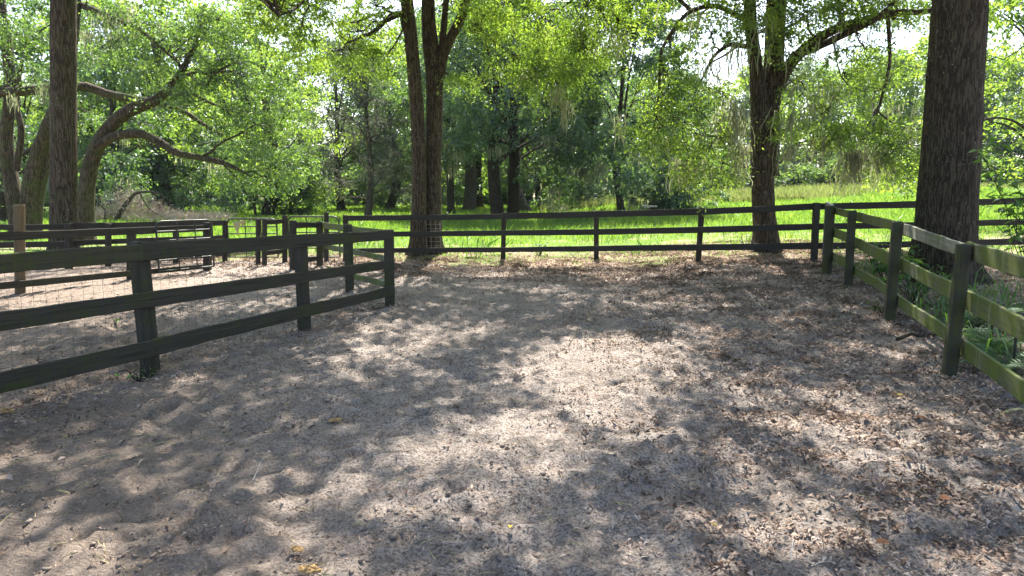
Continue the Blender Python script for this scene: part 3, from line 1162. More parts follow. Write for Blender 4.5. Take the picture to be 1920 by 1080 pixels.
def shade_clumps(n, seed):  # unseen leaf clumps placed up-sun so their shadows dapple the paddock
    r = np.random.default_rng(seed)
    gx = r.uniform(-11, 10, n)
    gy = r.uniform(-2, 15.5, n)
    op = openness(gx, gy)
    for dx_, dy_ in ((.28, 0), (-.28, 0), (0, .32), (0, -.32)):
        op = np.maximum(op, openness(gx + dx_, gy + dy_))
    keep = r.random(n) > op * 1.05
    keep &= ~((gy > 10.6) & (r.random(n) < 0.72 * ss(10.6, 11.6, gy)))
    gx, gy = gx[keep], gy[keep]
    h = r.uniform(7.6, 12.5, len(gx))
    k = h / SUNV[2]
    return np.stack([gx + SUNV[0] * k, gy + SUNV[1] * k, h], 1)


SHADE = shade_clumps(5800, 5)
owner = np.argmin(np.stack([np.hypot(SHADE[:, 0] + 2.6, SHADE[:, 1] - 17.5), np.hypot(SHADE[:, 0] - 6.2, SHADE[:, 1] - 16.5),
                            np.hypot(SHADE[:, 0] - 7.4, SHADE[:, 1] - 11.3), np.hypot(SHADE[:, 0] + 12.0, SHADE[:, 1] - 18.5) + 1.5]), 0)


def chain(Y, pts, dY=None):
    return [at(x, y, Y + (dY[i] if dY else 0)) for i, (x, y) in enumerate(pts)]


def lob(px, py, Y, r, n):
    return (at(px, py, Y), r, n)


# centre oak with double stem
Y3 = 18.1
b3 = at(783, 479, Y3)
b3[2] = float(top_z(b3[0], b3[1])) - 0.1
s1 = [b3] + chain(Y3, [(784, 440), (786, 340), (783, 230), (776, 130), (763, 0), (752, -120)]) + [at(740, -260, Y3 - .8), at(700, -420, Y3 - 1.5)]
b3b = at(812, 470, Y3 + .45)
b3b[2] = float(top_z(b3b[0], b3b[1])) - 0.1
s2 = [b3b] + chain(Y3 + .35, [(812, 430), (812, 340), (814, 230), (815, 150), (806, 70), (803, 0), (806, -120)]) + [at(815, -280, Y3 + .8), at(830, -430, Y3 + .5)]
s3 = chain(Y3 + .3, [(818, 165), (829, 112), (848, 70), (868, 30), (882, -20), (915, -120), (970, -260), (1010, -380)])
s4 = chain(Y3 + .5, [(826, 130), (831, 70), (838, 0), (850, -120), (870, -300)])
up3 = [(at(-x_, 0, 1) * 0 + np.array(c), rr, n) for x_, c, rr, n in ()]
T3 = make_tree('oak_tree', 'forked double-trunked oak behind the middle of the far fence', 'tree', b3,
               [(s1, [.25, .22, .195, .185, .175, .16, .15, .12, .06]), (s2, [.27, .24, .225, .225, .23, .20, .17, .16, .11, .05])],
               [(s3, [.20, .16, .13, .12, .11, .10, .08, .04]), (s4, [.12, .09, .08, .07, .04]),
                (chain(Y3, [(757, 22), (722, 38), (700, 58), (672, 70), (645, 84)], [0, -.5, -1, -1.4, -1.8]), [.075, .06, .05, .035, .012]),
                (chain(Y3 + .3, [(876, 54), (908, 64), (936, 86), (960, 110), (985, 150)], [0, -.3, -.6, -1, -1.2]), [.06, .045, .035, .025, .01]),
                (chain(Y3, [(752, -90), (690, -110), (620, -60), (570, 0), (520, 30)], [0, -1, -2, -3, -4]), [.11, .09, .06, .04, .015]),
                (chain(Y3, [(920, -130), (1000, -110), (1070, -50), (1110, 0), (1150, 60)], [0, -1, -1.5, -2, -2.5]), [.09, .07, .05, .035, .012])],
               [lob(850, 20, 19.5, (1, 1, .6), 16), lob(940, 10, 18.5, (1.2, 1, .6), 20), lob(1050, 90, 18, (1.2, 1, .6), 22), lob(1130, 60, 17, (1, 1, .6), 16), lob(690, 50, 19.5, (1, 1, .6), 16), lob(640, 130, 18, (.8, .8, .5), 10), lob(600, 20, 16.5, (1.0, 1.0, .7), 27), lob(655, 92, 16.8, (.9, 1, .6), 21), lob(540, -20, 15.5, (1.2, 1.2, .8), 27), lob(700, -10, 17.5, (.9, 1, .8), 23),
                lob(905, 30, 17.3, (.8, 1, .7), 23), lob(965, 110, 16.8, (.9, 1, .6), 25), lob(1035, 150, 16.6, (.8, .9, .6), 30), lob(1005, 40, 16.5, (1, 1, .7), 27),
                lob(1100, 10, 16.2, (1, 1.1, .8), 30), lob(1090, 85, 16, (.8, .9, .6), 23), lob(1160, 40, 15.8, (.8, .9, .7), 17), lob(880, 150, 17.8, (.5, .6, .4), 11),
                lob(720, 110, 18.6, (.7, .7, .5), 12), lob(560, 90, 16, (.8, .9, .5), 14), lob(500, 30, 15, (.9, .9, .5), 16), lob(780, -120, 18, (2.2, 2.2, 1), 45),
                lob(900, -180, 18, (2.2, 2.2, 1), 45), lob(650, -150, 17, (2.2, 2.2, 1), 41), lob(1040, -130, 17, (1.8, 2, 1), 38)],
               M['bark_oak'], M['bright_leaf'], 31, size=0.078, per=95, crad=0.5, sides=26, flare=0.7, ridge=0.07, extra=SHADE[owner == 0],
               moss=[(at(1045, 165, 16.4), 26, .9, .14), (at(1060, 190, 16.3), 18, .8, .1), (at(990, 130, 16.5), 18, .6, .2), (at(1160, 215, 15.8), 16, 1.0, .12), (at(1140, 55, 15.8), 30, .8, .4), (at(1150, 85, 16), 24, .7, .35), (at(1085, 40, 16), 20, .6, .3)])

# right oak with big sideways limb
Y7 = 16.4
b7 = at(1435, 474, Y7)
b7[2] = float(top_z(b7[0], b7[1])) - 0.1
q1 = [b7] + chain(Y7, [(1434, 430), (1430, 370), (1428, 300), (1427, 220), (1418, 130), (1408, 50), (1404, -30), (1395, -160), (1380, -330)])
q2 = chain(Y7 + .1, [(1438, 330), (1442, 230), (1449, 140), (1453, 60), (1458, -40), (1465, -180), (1475, -340)])
q3 = chain(Y7, [(1458, 160), (1484, 118), (1520, 82), (1560, 56), (1620, 38), (1680, 25), (1745, 22), (1830, 5)], [0, -.2, -.5, -.8, -1.2, -1.5, -1.9, -2.4])
T7 = make_tree('oak_tree', 'mossy oak with a heavy limb reaching right behind the far fence', 'tree', b7,
               [(q1, [0.307, 0.279, 0.260, 0.260, 0.233, 0.158, 0.144, 0.140, 0.112, 0.047]), (q2, [.2, .22, .23, .23, .22, .16, .06])],
               [(q3, [.16, .135, .115, .10, .088, .07, .05, .025]),
                (chain(Y7, [(1500, 102), (1550, 80), (1610, 52), (1650, 30), (1700, -20)], [-.4, -1, -1.6, -2, -2.4]), [.08, .08, .07, .05, .02]),
                (chain(Y7, [(1402, 88), (1370, 85), (1338, 108), (1316, 150), (1300, 175)], [0, -.4, -.8, -1.1, -1.3]), [.06, .05, .035, .02, .01]),
                (chain(Y7, [(1402, 40), (1345, 12), (1298, 18), (1268, 45), (1238, 95), (1232, 160), (1225, 232)], [0, -.5, -.9, -1.2, -1.4, -1.5, -1.5]), [.07, .055, .045, .04, .035, .025, .01]),
                (chain(Y7 - 1.5, [(1664, 34), (1668, 110), (1655, 170), (1640, 215), (1612, 245)]), [.045, .035, .03, .025, .01]),
                (chain(Y7 - 1.5, [(1642, 205), (1668, 228), (1700, 240), (1725, 242)]), [.02, .018, .012, .008]),
                (chain(Y7 - .9, [(1560, 60), (1572, 130), (1590, 160), (1615, 182)]), [.02, .016, .012, .006])],
               [lob(1280, 10, 16, (1, 1, .5), 12), lob(1420, 10, 15.5, (1, 1, .5), 16), lob(1540, 20, 17, (1.1, 1, .5), 18), lob(1640, 10, 16.5, (1, 1, .5), 18), lob(1710, 20, 16, (.7, .8, .5), 14), lob(1680, 130, 16.5, (.6, .8, .6), 10), lob(1530, 260, 16.5, (.9, .9, .5), 14), lob(1620, 320, 16.5, (.8, .8, .4), 12), lob(1500, 180, 17, (.8, .8, .5), 10), lob(1350, 150, 16.5, (.7, .8, .5), 8), lob(1215, 250, 14.6, (.5, .6, .6), 11), lob(1270, 120, 14.8, (.6, .7, .5), 11), lob(1300, 330, 14.8, (.5, .6, .4), 10), lob(1255, 175, 14.6, (.7, .8, .7), 24), lob(1240, 235, 14.5, (.65, .7, .6), 21), lob(1290, 285, 14.8, (.6, .7, .5), 18), lob(1320, 215, 15, (.6, .7, .5), 13),
                lob(1330, 55, 15.2, (.8, .8, .4), 15), lob(1375, 20, 15.8, (.7, .8, .5), 18), lob(1500, 30, 15.4, (.9, .9, .5), 29), lob(1580, 12, 15, (.9, .9, .5), 29),
                lob(1675, -5, 14.6, (.9, .9, .6), 27), lob(1500, 130, 15.5, (.6, .7, .6), 11), lob(1590, 150, 15, (.9, .8, .5), 13), lob(1650, 250, 14.8, (.8, .8, .5), 24),
                lob(1590, 240, 15, (.8, .8, .5), 19), lob(1540, 215, 15.2, (.7, .7, .5), 13), lob(1690, 300, 14.6, (.5, .6, .5), 15), lob(1480, 240, 15.6, (.6, .6, .5), 10),
                lob(1440, 60, 16, (.8, .8, .6), 18), lob(1350, 260, 15.6, (.6, .6, .5), 11), lob(1420, -100, 16, (2.4, 2.2, .9), 50), lob(1560, -90, 15.5, (2, 2, .9), 42),
                lob(1290, -80, 15.5, (1.8, 2, .8), 29), lob(1360, 330, 15.8, (.4, .4, .3), 7), lob(1625, 95, 14.8, (.7, .7, .4), 11)],
               M['bark_oak'], M['bright_leaf'], 33, size=0.078, per=64, crad=0.45, sides=28, flare=0.75, ridge=0.07, extra=SHADE[owner == 1],
               moss=[(at(x, y, 15.2), n, L, sp) for x, y, n, L, sp in
                     ((1383, 205, 34, 1.5, .16), (1392, 270, 30, 1.3, .12), (1368, 185, 30, 1.2, .2), (1345, 215, 26, 1.0, .22), (1475, 270, 26, .9, .14), (1486, 215, 20, .8, .16),
                      (1600, 285, 90, 1.1, .18), (1655, 280, 64, 1.0, .18), (1550, 250, 40, .9, .2), (1700, 240, 36, .8, .2), (1275, 300, 36, .9, .14), (1625, 270, 40, .7, .3), (1575, 70, 22, .45, .6), (1500, 95, 26, .5, .6), (1540, 160, 30, .8, .5),
                      (1640, 60, 20, .4, .6), (1300, 20, 30, .7, .5), (1330, 120, 30, .8, .3), (1250, 260, 40, .6, .5), (1320, 300, 24, .7, .25), (1380, 90, 36, .9, .5),
                      (1520, 200, 30, .9, .5), (1440, 40, 30, .6, .5), (1680, 200, 24, .7, .4))])

# big trunk on the right
Y8 = 11.3
b8 = at(1768, 545, Y8)
b8[2] = float(gz(b8[0], b8[1])) - 0.1
q1 = [b8] + chain(Y8, [(1768, 500), (1771, 440), (1775, 380), (1783, 260), (1791, 130), (1799, 0), (1807, -150)]) + [np.array([8.0, 11.2, 8.0]), np.array([8.2, 10.9, 11.0])]
l8 = [([np.array([7.9, 11.2, 7.0]), np.array([6.3, 10.9, 8.6]), np.array([4.2, 10.6, 9.6]), np.array([1.8, 10.4, 10.3])], [.28, .2, .13, .05]),
      ([np.array([7.95, 11.2, 7.6]), np.array([8.6, 9.2, 9.2]), np.array([8.6, 6.6, 10.2])], [.25, .17, .06]),
      ([np.array([7.95, 11.2, 7.8]), np.array([9.8, 12.2, 9.2]), np.array([11.5, 13.2, 10.0])], [.25, .17, .06])]
T8 = make_tree('oak_tree', 'massive straight dark trunk with pale lichen specks behind the right fence', 'tree', b8,
               [(q1, [0.480, 0.468, 0.460, 0.444, 0.420, 0.400, 0.388, 0.368, 0.288, 0.096])], l8,
               [(np.array([8.5, 8, 10.8]), (2, 2, .9), 14), (np.array([10.5, 12.8, 10.6]), (2, 2, .9), 14)],
               M['bark_big'], M['oak_leaf'], 35, size=0.10, per=60, crad=0.55, sides=72, flare=1.1, ridge=0.032, extra=SHADE[owner == 2])

# straight trunk on the left
Y1 = 18.6
b1 = at(119, 486, Y1)
b1[2] = float(top_z(b1[0], b1[1])) - 0.1
q1 = [b1] + chain(Y1, [(119, 440), (119, 350), (119, 230), (119, 100), (119, 0), (119, -120)]) + [at(121, -300, Y1), at(123, -480, Y1)]
T1 = make_tree('oak_tree', 'thick straight brown trunk standing behind the left pens', 'tree', b1,
               [(q1, [0.361, 0.336, 0.328, 0.316, 0.303, 0.295, 0.287, 0.213, 0.082])],
               [(chain(Y1, [(119, -160), (40, -220), (-60, -300)], [0, -1, -2]), [.2, .12, .05]), (chain(Y1, [(119, -200), (210, -260), (330, -330)], [0, -1, -2]), [.2, .12, .05])],
               [lob(20, -220, 17.5, (2, 2, 1), 16), lob(230, -270, 17.5, (2, 2, 1), 16), lob(120, -380, 18, (2.2, 2, 1), 18)],
               M['bark_pine'], M['oak_leaf'], 37, size=0.10, per=60, crad=0.55, sides=36, flare=0.8, ridge=0.05, extra=SHADE[owner == 3])

# live oak at the left edge, several stems
Y2 = 24.0


def foot(px, py, Y):
    b = at(px, py, Y)
    b[2] = float(top_z(b[0], b[1])) - 0.1
    return b


T2 = make_tree('live_oak', 'many-stemmed pale live oak at the left edge with a long level limb', 'tree', foot(48, 440, Y2),
               [([foot(40, 440, Y2)] + chain(Y2, [(30, 380), (18, 320), (12, 250), (20, 170), (10, 60), (-10, -80)]), [0.336, 0.288, 0.240, 0.208, 0.192, 0.160, 0.080]),
                ([foot(52, 440, Y2 - .2)] + chain(Y2 - .2, [(55, 370), (68, 300), (92, 235), (120, 165), (140, 60), (150, -60)]), [0.320, 0.264, 0.224, 0.216, 0.200, 0.144, 0.064]),
                ([foot(64, 440, Y2)] + chain(Y2, [(72, 380), (84, 320), (92, 280), (100, 225)]), [0.208, 0.160, 0.144, 0.128, 0.096])],
               [(chain(Y2 - .4, [(-60, 176), (20, 172), (95, 168), (160, 163), (205, 178), (250, 186), (300, 194), (350, 213), (385, 235), (440, 265)], [0, 0, 0, 0, -.2, -.4, -.6, -.8, -1, -1.2]),
                 [0.160, 0.160, 0.160, 0.160, 0.144, 0.128, 0.104, 0.088, 0.064, 0.024]),
                (chain(Y2 - .2, [(30, 320), (38, 250), (28, 190), (40, 100)]), [.12, .1, .09, .05]),
                (chain(Y2, [(150, 8), (200, 28), (255, 50), (300, 85), (350, 130)], [0, -.6, -1.2, -1.8, -2.2]), [.12, .1, .08, .05, .02]),
                (chain(Y2, [(300, 194), (350, 175), (400, 195), (450, 215)], [-.6, -1, -1.4, -1.8]), [.08, .06, .04, .015])],
               [lob(30, 60, 23, (1.5, 1.4, .8), 16), lob(60, 130, 22.8, (1.2, 1.2, .6), 12), lob(-20, 10, 23, (1.6, 1.5, 1), 14), lob(200, 90, 22.4, (1.4, 1.4, .7), 14),
                lob(290, 120, 22, (1.4, 1.3, .8), 16), lob(360, 160, 21.8, (1.3, 1.3, .7), 16), lob(430, 215, 21.6, (1.2, 1.2, .7), 15), lob(240, 20, 22.6, (1.6, 1.5, .8), 18),
                lob(340, 50, 22, (1.6, 1.5, .9), 20), lob(430, 110, 22, (1.4, 1.3, .8), 18), lob(500, 190, 22, (1.2, 1.2, .8), 14), lob(300, 220, 22.5, (1, 1, .5), 8),
                lob(470, 270, 21.6, (1.0, 1.0, .7), 13), lob(150, 200, 23.6, (1, 1, .6), 6), lob(140, -40, 23, (2, 2, .8), 18), lob(420, 20, 22.5, (1.5, 1.5, .8), 16)],
               M['bark_pale'], M['live_leaf'], 39, size=0.10, per=100, crad=0.62, sides=18, flare=0.7, ridge=0.06,
               moss=[(at(x, y, 22.6), n, L, .3) for x, y, n, L in ((88, 160, 40, .8), (200, 30, 40, .9), (170, 60, 36, 1.2), (300, 40, 30, .8), (240, 10, 40, 1.0), (20, 180, 24, .7), (215, 60, 36, .9))])
T2b = make_tree('live_oak', 'leaning live oak whose arched lower limb bends down to the right', 'tree', foot(158, 440, 21.8),
                [([foot(156, 442, 21.8)] + chain(21.8, [(160, 390), (166, 330), (182, 275), (212, 232), (248, 205), (292, 188), (330, 150), (370, 80)], [0, 0, 0, 0, 0, .1, .4, .8]),
                  [0.336, 0.264, 0.232, 0.224, 0.208, 0.192, 0.160, 0.120, 0.048])],
                [(chain(21.7, [(186, 275), (215, 256), (262, 251), (298, 266), (330, 286), (380, 296), (425, 306), (470, 330)], [0, -.1, -.2, -.3, -.4, -.5, -.6, -.8]),
                  [0.152, 0.144, 0.136, 0.128, 0.112, 0.088, 0.080, 0.024])],
                [lob(380, 60, 22.5, (1.5, 1.4, .9), 18), lob(460, 60, 23, (1.4, 1.3, .9), 16), lob(480, 140, 22.4, (1.2, 1.2, .8), 16), lob(530, 240, 22.2, (1.1, 1.1, .8), 16),
                 lob(500, 315, 21.6, (1.0, 1, .7), 15), lob(540, 150, 23, (1, 1, .8), 12), lob(450, 330, 21.4, (.8, .8, .5), 9), lob(560, 310, 22, (.6, .7, .6), 7)],
                M['bark_pale'], M['live_leaf'], 41, size=0.10, per=100, crad=0.6, sides=20, flare=0.6, ridge=0.06,
                moss=[(at(x, y, 21.6), n, L, .25) for x, y, n, L in ((240, 255, 20, .4), (410, 300, 24, .6), (350, 290, 16, .4))])


# ---- generic spreading tree built round its own base, used for the trees farther off
def auto_tree(name, label, base, H, W, tr, bark, leaf, seed, cat='tree', group=None, size=0.2, per=40, nl=14, low=0.3, ncl=8, crad=0.9, lean=0.0, fork=0.3, moss=0, twigs=0.4, shape='oak', flare=0.8):
    r = np.random.default_rng(seed)
    base = np.asarray(base, float)
    top = base + np.array([lean * H, r.normal() * .03 * H, H * 0.8])
    bend = r.normal(size=3) * np.array([.03, .03, 0]) * H
    stem = [base, base * .72 + top * .28 + bend, base * .4 + top * .6 + bend * .4, top]
    stems = [(stem, [tr * 1.15, tr, tr * .62, tr * .15])]
    limbs, lobes = [], []
    for k in range(nl):
        f = low + (1 - low) * (k + r.random()) / nl
        an = k * 2.4 + r.normal() * .4
        if shape == 'oak':
            rad = W * (math.sin(math.pi * min(0.97, 0.2 + 0.78 * f)) ** 0.6) * r.uniform(.55, 1.05)
        elif shape == 'cone':
            rad = W * (1.05 - f) * r.uniform(.6, 1.1)
        else:
            rad = W * r.uniform(.3, .95)
        c = base + np.array([math.cos(an) * rad + lean * H * f, math.sin(an) * rad, H * f])
        lr = W * r.uniform(.26, .42)
        lobes.append((c, (lr, lr, lr * .62), ncl))
        if k % 2 == 0 and shape == 'oak':
            st = base + (top - base) * max(fork * r.uniform(.75, 1.5), f - r.uniform(.12, .3))
            limbs.append(([st, (st + c) / 2 + np.array([0, 0, .06 * H]), c], [tr * .24, tr * .15, tr * .05]))
    lobes.append((top + np.array([0, 0, H * .1]), (W * .35, W * .35, H * .1), ncl))
    ms = None
    if moss:
        ms = [(c - np.array([0, 0, l[2] * .8]), 20, r.uniform(.7, 1.7), l[0] * .2) for c, l, _ in lobes[:moss]]
    return make_tree(name, label, cat, base, stems, limbs, lobes, bark, leaf, seed, group, size, per, crad, sides=12, flare=flare, ridge=0.05, moss=ms, twigs=twigs, wid=0.55)


# pair of dark oaks at mid distance
auto_tree('oak_tree', 'dark oak of a close pair in the field, left of the two trunks', foot(934, 413, 41), 14.5, 6.0, .36, M['bark_far'], M['dark_leaf'], 51, size=.18, per=80, nl=30, ncl=13, low=.27, crad=.85, moss=7)
auto_tree('oak_tree', 'dark oak of a close pair in the field, right of the two trunks', foot(961, 412, 42), 15.5, 6.5, .33, M['bark_far'], M['dark_leaf'], 52, size=.18, per=80, nl=30, ncl=13, low=.25, crad=.85, moss=8)
auto_tree('oak_tree', 'broad blue-green oak with foliage sweeping low over the small table', foot(1165, 415, 40), 14, 5.4, .2, M['bark_far'], M['dark_leaf'], 53, size=.18, per=95, nl=40, ncl=14, low=.08, crad=.85, moss=9, fork=.35)
auto_tree('oak_tree', 'slim dark trunk just right of the forked oak', foot(846, 402, 47), 14, 4.5, .24, M['bark_far'], M['dark_leaf'], 54, size=.2, per=70, nl=22, ncl=11, low=.34, crad=.9)
auto_tree('oak_tree', 'pale leaning trunk right of the dark pair', foot(985, 398, 52), 13, 4.5, .42, M['bark_pale'], M['oak_leaf'], 55, size=.22, per=60, nl=14, ncl=9, low=.4, crad=.95, lean=.05)
auto_tree('oak_tree', 'stout pale trunk half hidden behind the slim dark one', foot(880, 398, 56), 13, 4.5, .5, M['bark_pale'], M['oak_leaf'], 56, size=.22, per=60, nl=14, ncl=9, low=.4, crad=.95)
auto_tree('cedar_tree', 'thin grey cedar with bare brownish lower boughs left of the forked oak', foot(689, 404, 42), 12.5, 3.6, .21, M['bark_pale'], M['cedar_leaf'], 57, size=.13, per=80, nl=20, ncl=8, low=.12, crad=.8, shape='cone', twigs=1.0)
auto_tree('oak_tree', 'grey-green crown rising behind the thin cedar', foot(640, 398, 55), 13.5, 5, .3, M['bark_far'], M['grey_leaf'], 58, size=.2, per=75, nl=26, ncl=12, low=.2, crad=1.0)
auto_tree('oak_tree', 'sunlit tree filling the space left of the forked oak', foot(730, 396, 60), 15, 5, .35, M['bark_far'], M['oak_leaf'], 59, size=.22, per=70, nl=24, ncl=12, low=.15, crad=1.0)
auto_tree('oak_tree', 'leafy tree at the right edge behind the massive trunk', foot(1960, 420, 22), 10, 4.2, .25, M['bark_far'], M['bright_leaf'], 60, size=.13, per=80, nl=20, ncl=12, low=.12, crad=.7, moss=3)
auto_tree('oak_tree', 'sunny green tree behind the arched live oak', foot(300, 402, 54), 14, 6, .4, M['bark_far'], M['oak_leaf'], 61, size=.19, per=75, nl=24, ncl=12, low=.2, crad=.9)
auto_tree('oak_tree', 'two-tone oak with a dark trunk behind the dead brush', foot(232, 400, 50), 12, 4.2, .34, M['bark_far'], M['dark_leaf'], 62, size=.18, per=60, nl=14, ncl=10, low=.35, crad=.85)
auto_tree('oak_tree', 'bright spreading tree beyond the left pen gates', foot(500, 402, 44), 14, 4.8, .35, M['bark_far'], M['bright_leaf'], 63, size=.2, per=70, nl=20, ncl=11, low=.12, crad=.9)
auto_tree('oak_tree', 'shady tree behind the left edge live oak', foot(20, 415, 36), 13, 6, .35, M['bark_far'], M['dark_leaf'], 64, size=.2, per=65, nl=20, ncl=11, low=.1, crad=.95, moss=4)
for k, (px, py, Y, H, W, lf, lb) in enumerate((
        (480, 407, 43, 4.4, 3.2, 'dark_leaf', 'dark bush spilling over the grass behind the tan rag'),
        (420, 405, 48, 5.4, 3.6, 'dark_leaf', 'dark rounded bush right of the dead brush pile'),
        (540, 404, 45, 4.6, 2.4, 'oak_leaf', 'light green bush left of the far tree gap'),
        (1250, 405, 36, 2.6, 1.6, 'dark_leaf', 'low dark bush right of the small table in the field'),
        (120, 405, 46, 5.0, 4.0, 'dark_leaf', 'dense dark bush behind the thick left trunk'),
        (270, 402, 52, 5.0, 3.6, 'dark_leaf', 'dark thicket behind the dead brush pile'),
        (610, 396, 58, 4.5, 4.5, 'dark_leaf', 'low dark thicket along the grass behind the thin cedar'),
        (790, 396, 64, 5.0, 5.0, 'grey_leaf', 'hazy bush seen behind the double trunk'))):
    auto_tree('bush', lb, foot(px, py, Y), H, W, .08, M['bark_far'], M[lf], 80 + k, cat='bush', size=.16, per=80, nl=12, ncl=9, low=.12, crad=.65, shape='bush', flare=0)

# ---- tree line beyond the field
protos = []
for k, (H, W, lf, nl, low, shp) in enumerate(((15, 5.5, 'oak_leaf', 22, .12, 'oak'), (17, 5, 'dark_leaf', 22, .1, 'oak'), (14, 6, 'grey_leaf', 22, .08, 'oak'), (16, 4.4, 'bright_leaf', 20, .15, 'oak'))):
    protos.append(auto_tree('far_tree', 'x', (0, 0, 0), H, W, .3, M['bark_far'], M[lf], 100 + k, cat='tree', group='tree line', size=.34, per=48, nl=nl, ncl=9, low=low, crad=1.15, twigs=.15))
rf = np.random.default_rng(77)
spots = []
for px in range(-260, 2250, 82):
    spots.append((px + rf.normal() * 16, 78 + rf.random() * 16, 1.0))
for px in range(-300, 2300, 90):
    spots.append((px + rf.normal() * 16, 100 + rf.random() * 22, 1.15))
EDGE = {}
for px, Y, s in ((60, 54, 1.05), (190, 58, 1.1), (330, 52, 1.0), (430, 60, 1.05), (800, 66, 1.0), (900, 64, 1.05), (1010, 62, 1.0), (1080, 60, 1.0), (1230, 66, .85)):
    EDGE[len(spots)] = {60: 'tall tree seen between the left live oak stems and the thick trunk', 190: 'tall tree just right of the thick left trunk, far behind', 330: 'tall tree above the dark thicket behind the brush pile',
        430: 'tall tree high behind the arched live oak limb', 800: 'tall tree straight behind the forked double trunk', 900: 'tall tree left of the dark pair, deep in the wood',
        1010: 'tall tree just right of the dark pair, deep in the wood', 1080: 'tall tree between the dark pair and the blue-green oak', 1230: 'smaller tree behind the low dark bush by the table'}[px]
    spots.append((px, Y, s))
used = set()
for k, (px, Y, s) in enumerate(spots):
    if 560 < px < 650 and Y > 70:
        s *= .72
    if 1180 < px < 1420 and Y > 70:
        s *= .9
    if px >= 1420 and Y > 70:
        s *= 1.14
    i = int(rf.integers(4))
    if i not in used:
        used.add(i)
        o = protos[i]
    else:
        o = copy_tree(protos[i])
    x = (px - 960) / FPX * Y
    o.location = (x, Y, float(gz(x, Y)) - 0.1)
    o.rotation_euler = (0, 0, rf.uniform(0, 6.28))
    sc_ = s * rf.uniform(.88, 1.1)
    o.scale = (sc_, sc_, sc_ * rf.uniform(.92, 1.12))
    if Y > 70:
        tag(o, 'hazy tree in the far tree line across the field', 'tree', 'far tree line across the field')
    else:
        tag(o, EDGE[k], 'tree', 'trees of the wood edge')

ub = auto_tree('bush', 'hazy bush at the foot of the far tree line', (0, 0, 0), 4.5, 4.0, .1, M['bark_far'], M['oak_leaf'], 150, cat='bush', group='bushes under the far tree line', size=.32, per=60, nl=12, ncl=8, low=.1, crad=1.0, shape='bush', flare=0)
for k, px in enumerate(range(-200, 2200, 52)):
    o = ub if k == 0 else copy_tree(ub)
    Y = rf.uniform(72, 82)
    x = (px + rf.normal() * 15 - 960) / FPX * Y
    o.location = (x, Y, float(gz(x, Y)) - .2)
    s_ = rf.uniform(.6, 1.15)
    o.scale = (s_, s_, s_ * rf.uniform(.8, 1.2))
    o.rotation_euler = (0, 0, rf.uniform(0, 6.28))

# ------------------------------------------------------------------ dead brush pile and fallen branch
bp = ground(285, 440)
bp = at(285, 408, 37)
bp[2] = float(top_z(bp[0], bp[1]))
pile = empty('brush_pile', bp, 'heap of pale dead brush in the grass behind the left pens', 'brush pile')
r = np.random.default_rng(8)
mb = MB()
n = 4200
px_ = r.uniform(-3.6, 4.2, n)
hmax = 0.35 + 1.35 * np.exp(-((px_ + 1.2) / 1.5) ** 2)
c0 = np.stack([bp[0] + px_, bp[1] + r.normal(size=n) * .8, bp[2] + r.random(n) * hmax], 1)
d = unit(r.normal(size=(n, 3)) + np.array([0, 0, .5])) * r.uniform(.15, .6, n)[:, None]
w_ = unit(np.cross(d, r.normal(size=(n, 3)))) * 0.013
mb.add(np.stack([c0 - w_, c0 + w_, c0 + d + w_ * .3, c0 + d - w_ * .3], 1).reshape(-1, 3), np.arange(4 * n).reshape(-1, 4))
mb.build('dry_twigs', M['brush'], pile)['kind'] = 'stuff'
fb_ = empty('fallen_branch', at(222, 413, 36), 'bowed brown fallen branch arching over the dead brush', 'branch')
for pts, rr in (([(216, 418), (228, 395), (245, 372), (258, 361), (285, 360), (305, 366), (318, 378)], [.15, .13, .11, .08, .06, .045, .015]),
                ([(262, 362), (272, 380), (285, 396), (318, 412)], [.04, .035, .03, .012]), ([(195, 412), (198, 395), (192, 385), (215, 380), (236, 370)], [.05, .045, .035, .03, .01])):
    mb = MB()
    P, q = limb_path(chain(36, pts), rr, 16)
    tube(mb, P, q, 7)
    mb.build('limb', M['bark_pale'], fb_, True)

# small table in the field
tb = at(1217, 424, 33)
tb[2] = float(top_z(tb[0], tb[1]))
tbl = empty('feeding_table', tb, 'small wooden table on a post in the field beside the low dark bush', 'table')
post(tb, at(1217, 391, 33), .13, M['wood_brown'], tbl, name='post')
mb = MB()
c_ = at(1218, 387, 33)
hx, hy, hz = .33, .25, .04
V = np.array([[sx_ * hx, sy_ * hy, sz_ * hz] for sz_ in (-1, 1) for sx_, sy_ in ((-1, -1), (1, -1), (1, 1), (-1, 1))]) + c_
mb.add(V, [[3, 2, 1, 0], [4, 5, 6, 7], [0, 1, 5, 4], [1, 2, 6, 5], [2, 3, 7, 6], [3, 0, 4, 7]])
o = mb.build('table_top', M['table_top'], tbl)
o.modifiers.new('bev', 'BEVEL').width = .012

# ------------------------------------------------------------------ leaf litter on the ground
r = np.random.default_rng(12)
n = 1000000
x = r.uniform(-9, 9.5, n)
y = 1.2 + 18.3 * r.random(n) ** 1.25
edge = field_edge(x)
big = fbm(x * .8, y * .8, 71, 3)
sm = fbm(x * 3.5, y * 3.5, 72, 3)
rightf = ss(-0.6, 2.8, x - 0.10 * (y - 2) + (big - .5) * 2.4)
farf = ss(4.5, 1.0, edge - y + (big - .5) * 2) * ss(2.6, .3, y - edge + (sm - .5) * 2.5)
lA = np.abs((x - A1[0]) * (A3 - A1)[1] - (y - A1[1]) * (A3 - A1)[0]) / np.linalg.norm((A3 - A1)[:2])
leftf = np.exp(-(lA / .45) ** 2) * (y < 10.6) * .8
dens = np.clip(0.17 + 0.8 * rightf + 0.75 * farf + leftf * 1.0, 0, 1) * (0.30 + 1.15 * ss(.38, .6, sm)) * 0.8
dens *= np.where(x < -4.2, .4, 1) * np.where(y > edge + .6, .6, 1)
